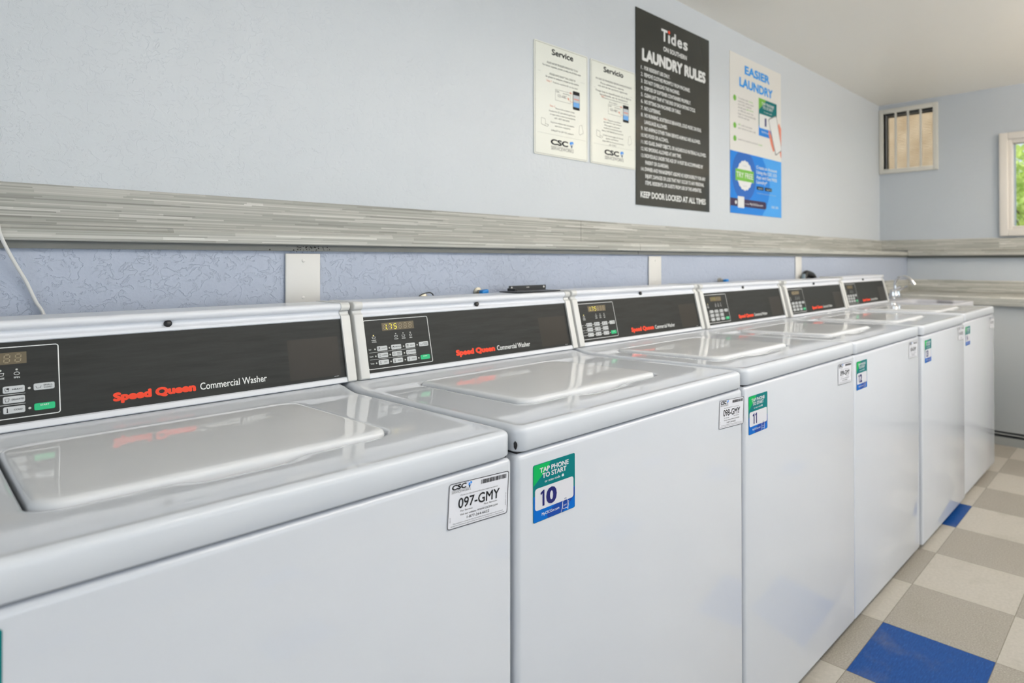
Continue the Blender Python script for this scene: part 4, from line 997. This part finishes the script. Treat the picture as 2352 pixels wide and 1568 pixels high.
end_part2(nose(0.019, 0.9005, 0.985, 0.006), YC-0.001, -3.0, 'backsplash', ct)
b = B(); box(b, XCF, XE-0.02, YC-0.020, YC-0.001, 0.9005, 0.985, 0.003, 2); wpart(b, 'side_splash', M_LAM, ct)
# laundry tub between the last washer and the counter
tb = empty('laundry_tub', (4.16, 0.45, 0)); tag(tb, 'low white laundry tub with grey basin beside the last washer', 'sink')
TX0, TX1, TY0, TY1, TZ = 3.955, 4.384, 0.190, 0.735, 0.872
b = B(); loops = []
cx_, cy_ = (TX0+TX1)/2, (TY0+TY1)/2; hx_, hy_ = (TX1-TX0)/2, (TY1-TY0)/2
for (o_, z_, r_) in ((0.035, 0.50, 0.03), (0.006, TZ-0.03, 0.02), (0.0, TZ-0.028, 0.02), (0.0, TZ-0.004, 0.02), (0.003, TZ, 0.018), (0.030, TZ, 0.03), (0.036, TZ-0.006, 0.04), (0.045, TZ-0.20, 0.05), (0.08, TZ-0.30, 0.04)):
    pts = rr(cx_, cy_, hx_-o_, hy_-o_, r_, 6, 6)
    if o_ >= 0.030 and z_ > 0.5: pts = [(p[0], p[1] if p[1] < cy_ else p[1]-0.165) for p in pts]
    loops.append([b.verts.new((p[0], p[1], z_)) for p in pts])
n_ = len(loops[0])
for A, C in zip(loops[:-1], loops[1:]):
    for i in range(n_): b.faces.new((A[i], A[(i+1) % n_], C[(i+1) % n_], C[i]))
b.faces.new(loops[0][::-1]); b.faces.new(loops[-1]); bmesh.ops.recalc_face_normals(b, faces=b.faces[:])
wpart(b, 'basin', M_TUB, tb)
for (x, y) in ((TX0+0.06, TY0+0.06), (TX1-0.06, TY0+0.06), (TX0+0.06, TY1-0.06), (TX1-0.06, TY1-0.06)):
    b = B(); tube(b, [(x, y, 0.0), (x, y, 0.52)], 0.016, 12); wpart(b, 'leg', M_STEEL, tb)
# faucet
fc = empty('faucet', (4.200, 0.600, TZ)); tag(fc, 'chrome gooseneck faucet with lever handles above the laundry tub', 'faucet')
b = B(); box(b, -0.075, 0.075, -0.022, 0.022, 0.0005, 0.022, 0.008, 3); finish(b, 'base_plate', M_CHROME, fc)
b = B(); lathe(b, [(0.018, 0.022), (0.020, 0.03), (0.014, 0.045), (0.013, 0.060), (0.010, 0.066)], (0, 0, 0), 'z', 18); finish(b, 'spout_collar', M_CHROME, fc)
b = B(); tube(b, spline([(0, 0, 0.050), (0, 0.0, 0.100), (0.0, -0.014, 0.134), (0, -0.050, 0.150), (0, -0.088, 0.138), (0, -0.110, 0.112)], 8), 0.0085, 14); finish(b, 'gooseneck_spout', M_CHROME, fc)
b = B(); tube(b, [(0, -0.102, 0.122), (0, -0.118, 0.098)], 0.0115, 14); finish(b, 'aerator', M_CHROME, fc)
for s in (-1, 1):
    b = B(); lathe(b, [(0.017, 0.022), (0.019, 0.032), (0.013, 0.050), (0.015, 0.058), (0.010, 0.066), (0.003, 0.068)], (s*0.052, 0, 0), 'z', 18); h_ = finish(b, 'handle_hub', M_CHROME, fc)
    b = B(); tube(b, spline([(s*0.052, 0, 0.056), (s*0.056, -0.018, 0.066), (s*0.062, -0.040, 0.080), (s*0.064, -0.055, 0.088)], 5), [0.0065]*8+[0.0060]*8, 10); finish(b, 'lever', M_CHROME, fc)

# ================================================================== ADDED FILL STRIP, CEILING LIGHT
tf = empty('fill_strip_fixture', (2.2, -1.25, ZC)); tag(tf, 'unseen strip fixture added to hold the fill lights over the aisle behind the camera', 'ceiling light')
b = B(); box(b, -1.75, 1.75, -0.13, 0.13, -0.30, -0.23, 0.006, 2); finish(b, 'housing', M_TRIMW, tf)
for x_ in (-1.4, 1.4):
    b = B(); tube(b, [(x_, 0, -0.001), (x_, 0, -0.24)], 0.006, 8); finish(b, 'rod', M_STEEL, tf)
cl = empty('ceiling_light', (4.00, -1.35, ZC)); tag(cl, 'warm white round ceiling light just beyond the frame', 'ceiling light')
b = B(); lathe(b, [(0.15, -0.001), (0.155, -0.02), (0.150, -0.028), (0.10, -0.028)], (0, 0, 0), 'z', 32); finish(b, 'fixture_base', M_TRIMW, cl)
M_DOME = new_mat('lit_dome', (0.9, 0.85, 0.75), 0.4, emit=(1.0, 0.80, 0.55), estr=6.0)
b = B(); lathe(b, [(0.142, -0.0285), (0.140, -0.05), (0.118, -0.078), (0.075, -0.095), (0.02, -0.102)], (0, 0, 0), 'z', 32); finish(b, 'dome', M_DOME, cl)
ld = bpy.data.lights.new('ceiling_lamp_light', 'POINT'); ld.energy = 44; ld.color = (1.0, 0.80, 0.56); ld.shadow_soft_size = 0.12
lo = bpy.data.objects.new('ceiling_lamp_light', ld); COL.objects.link(lo); lo.location = (4.00, -1.35, ZC-0.22)
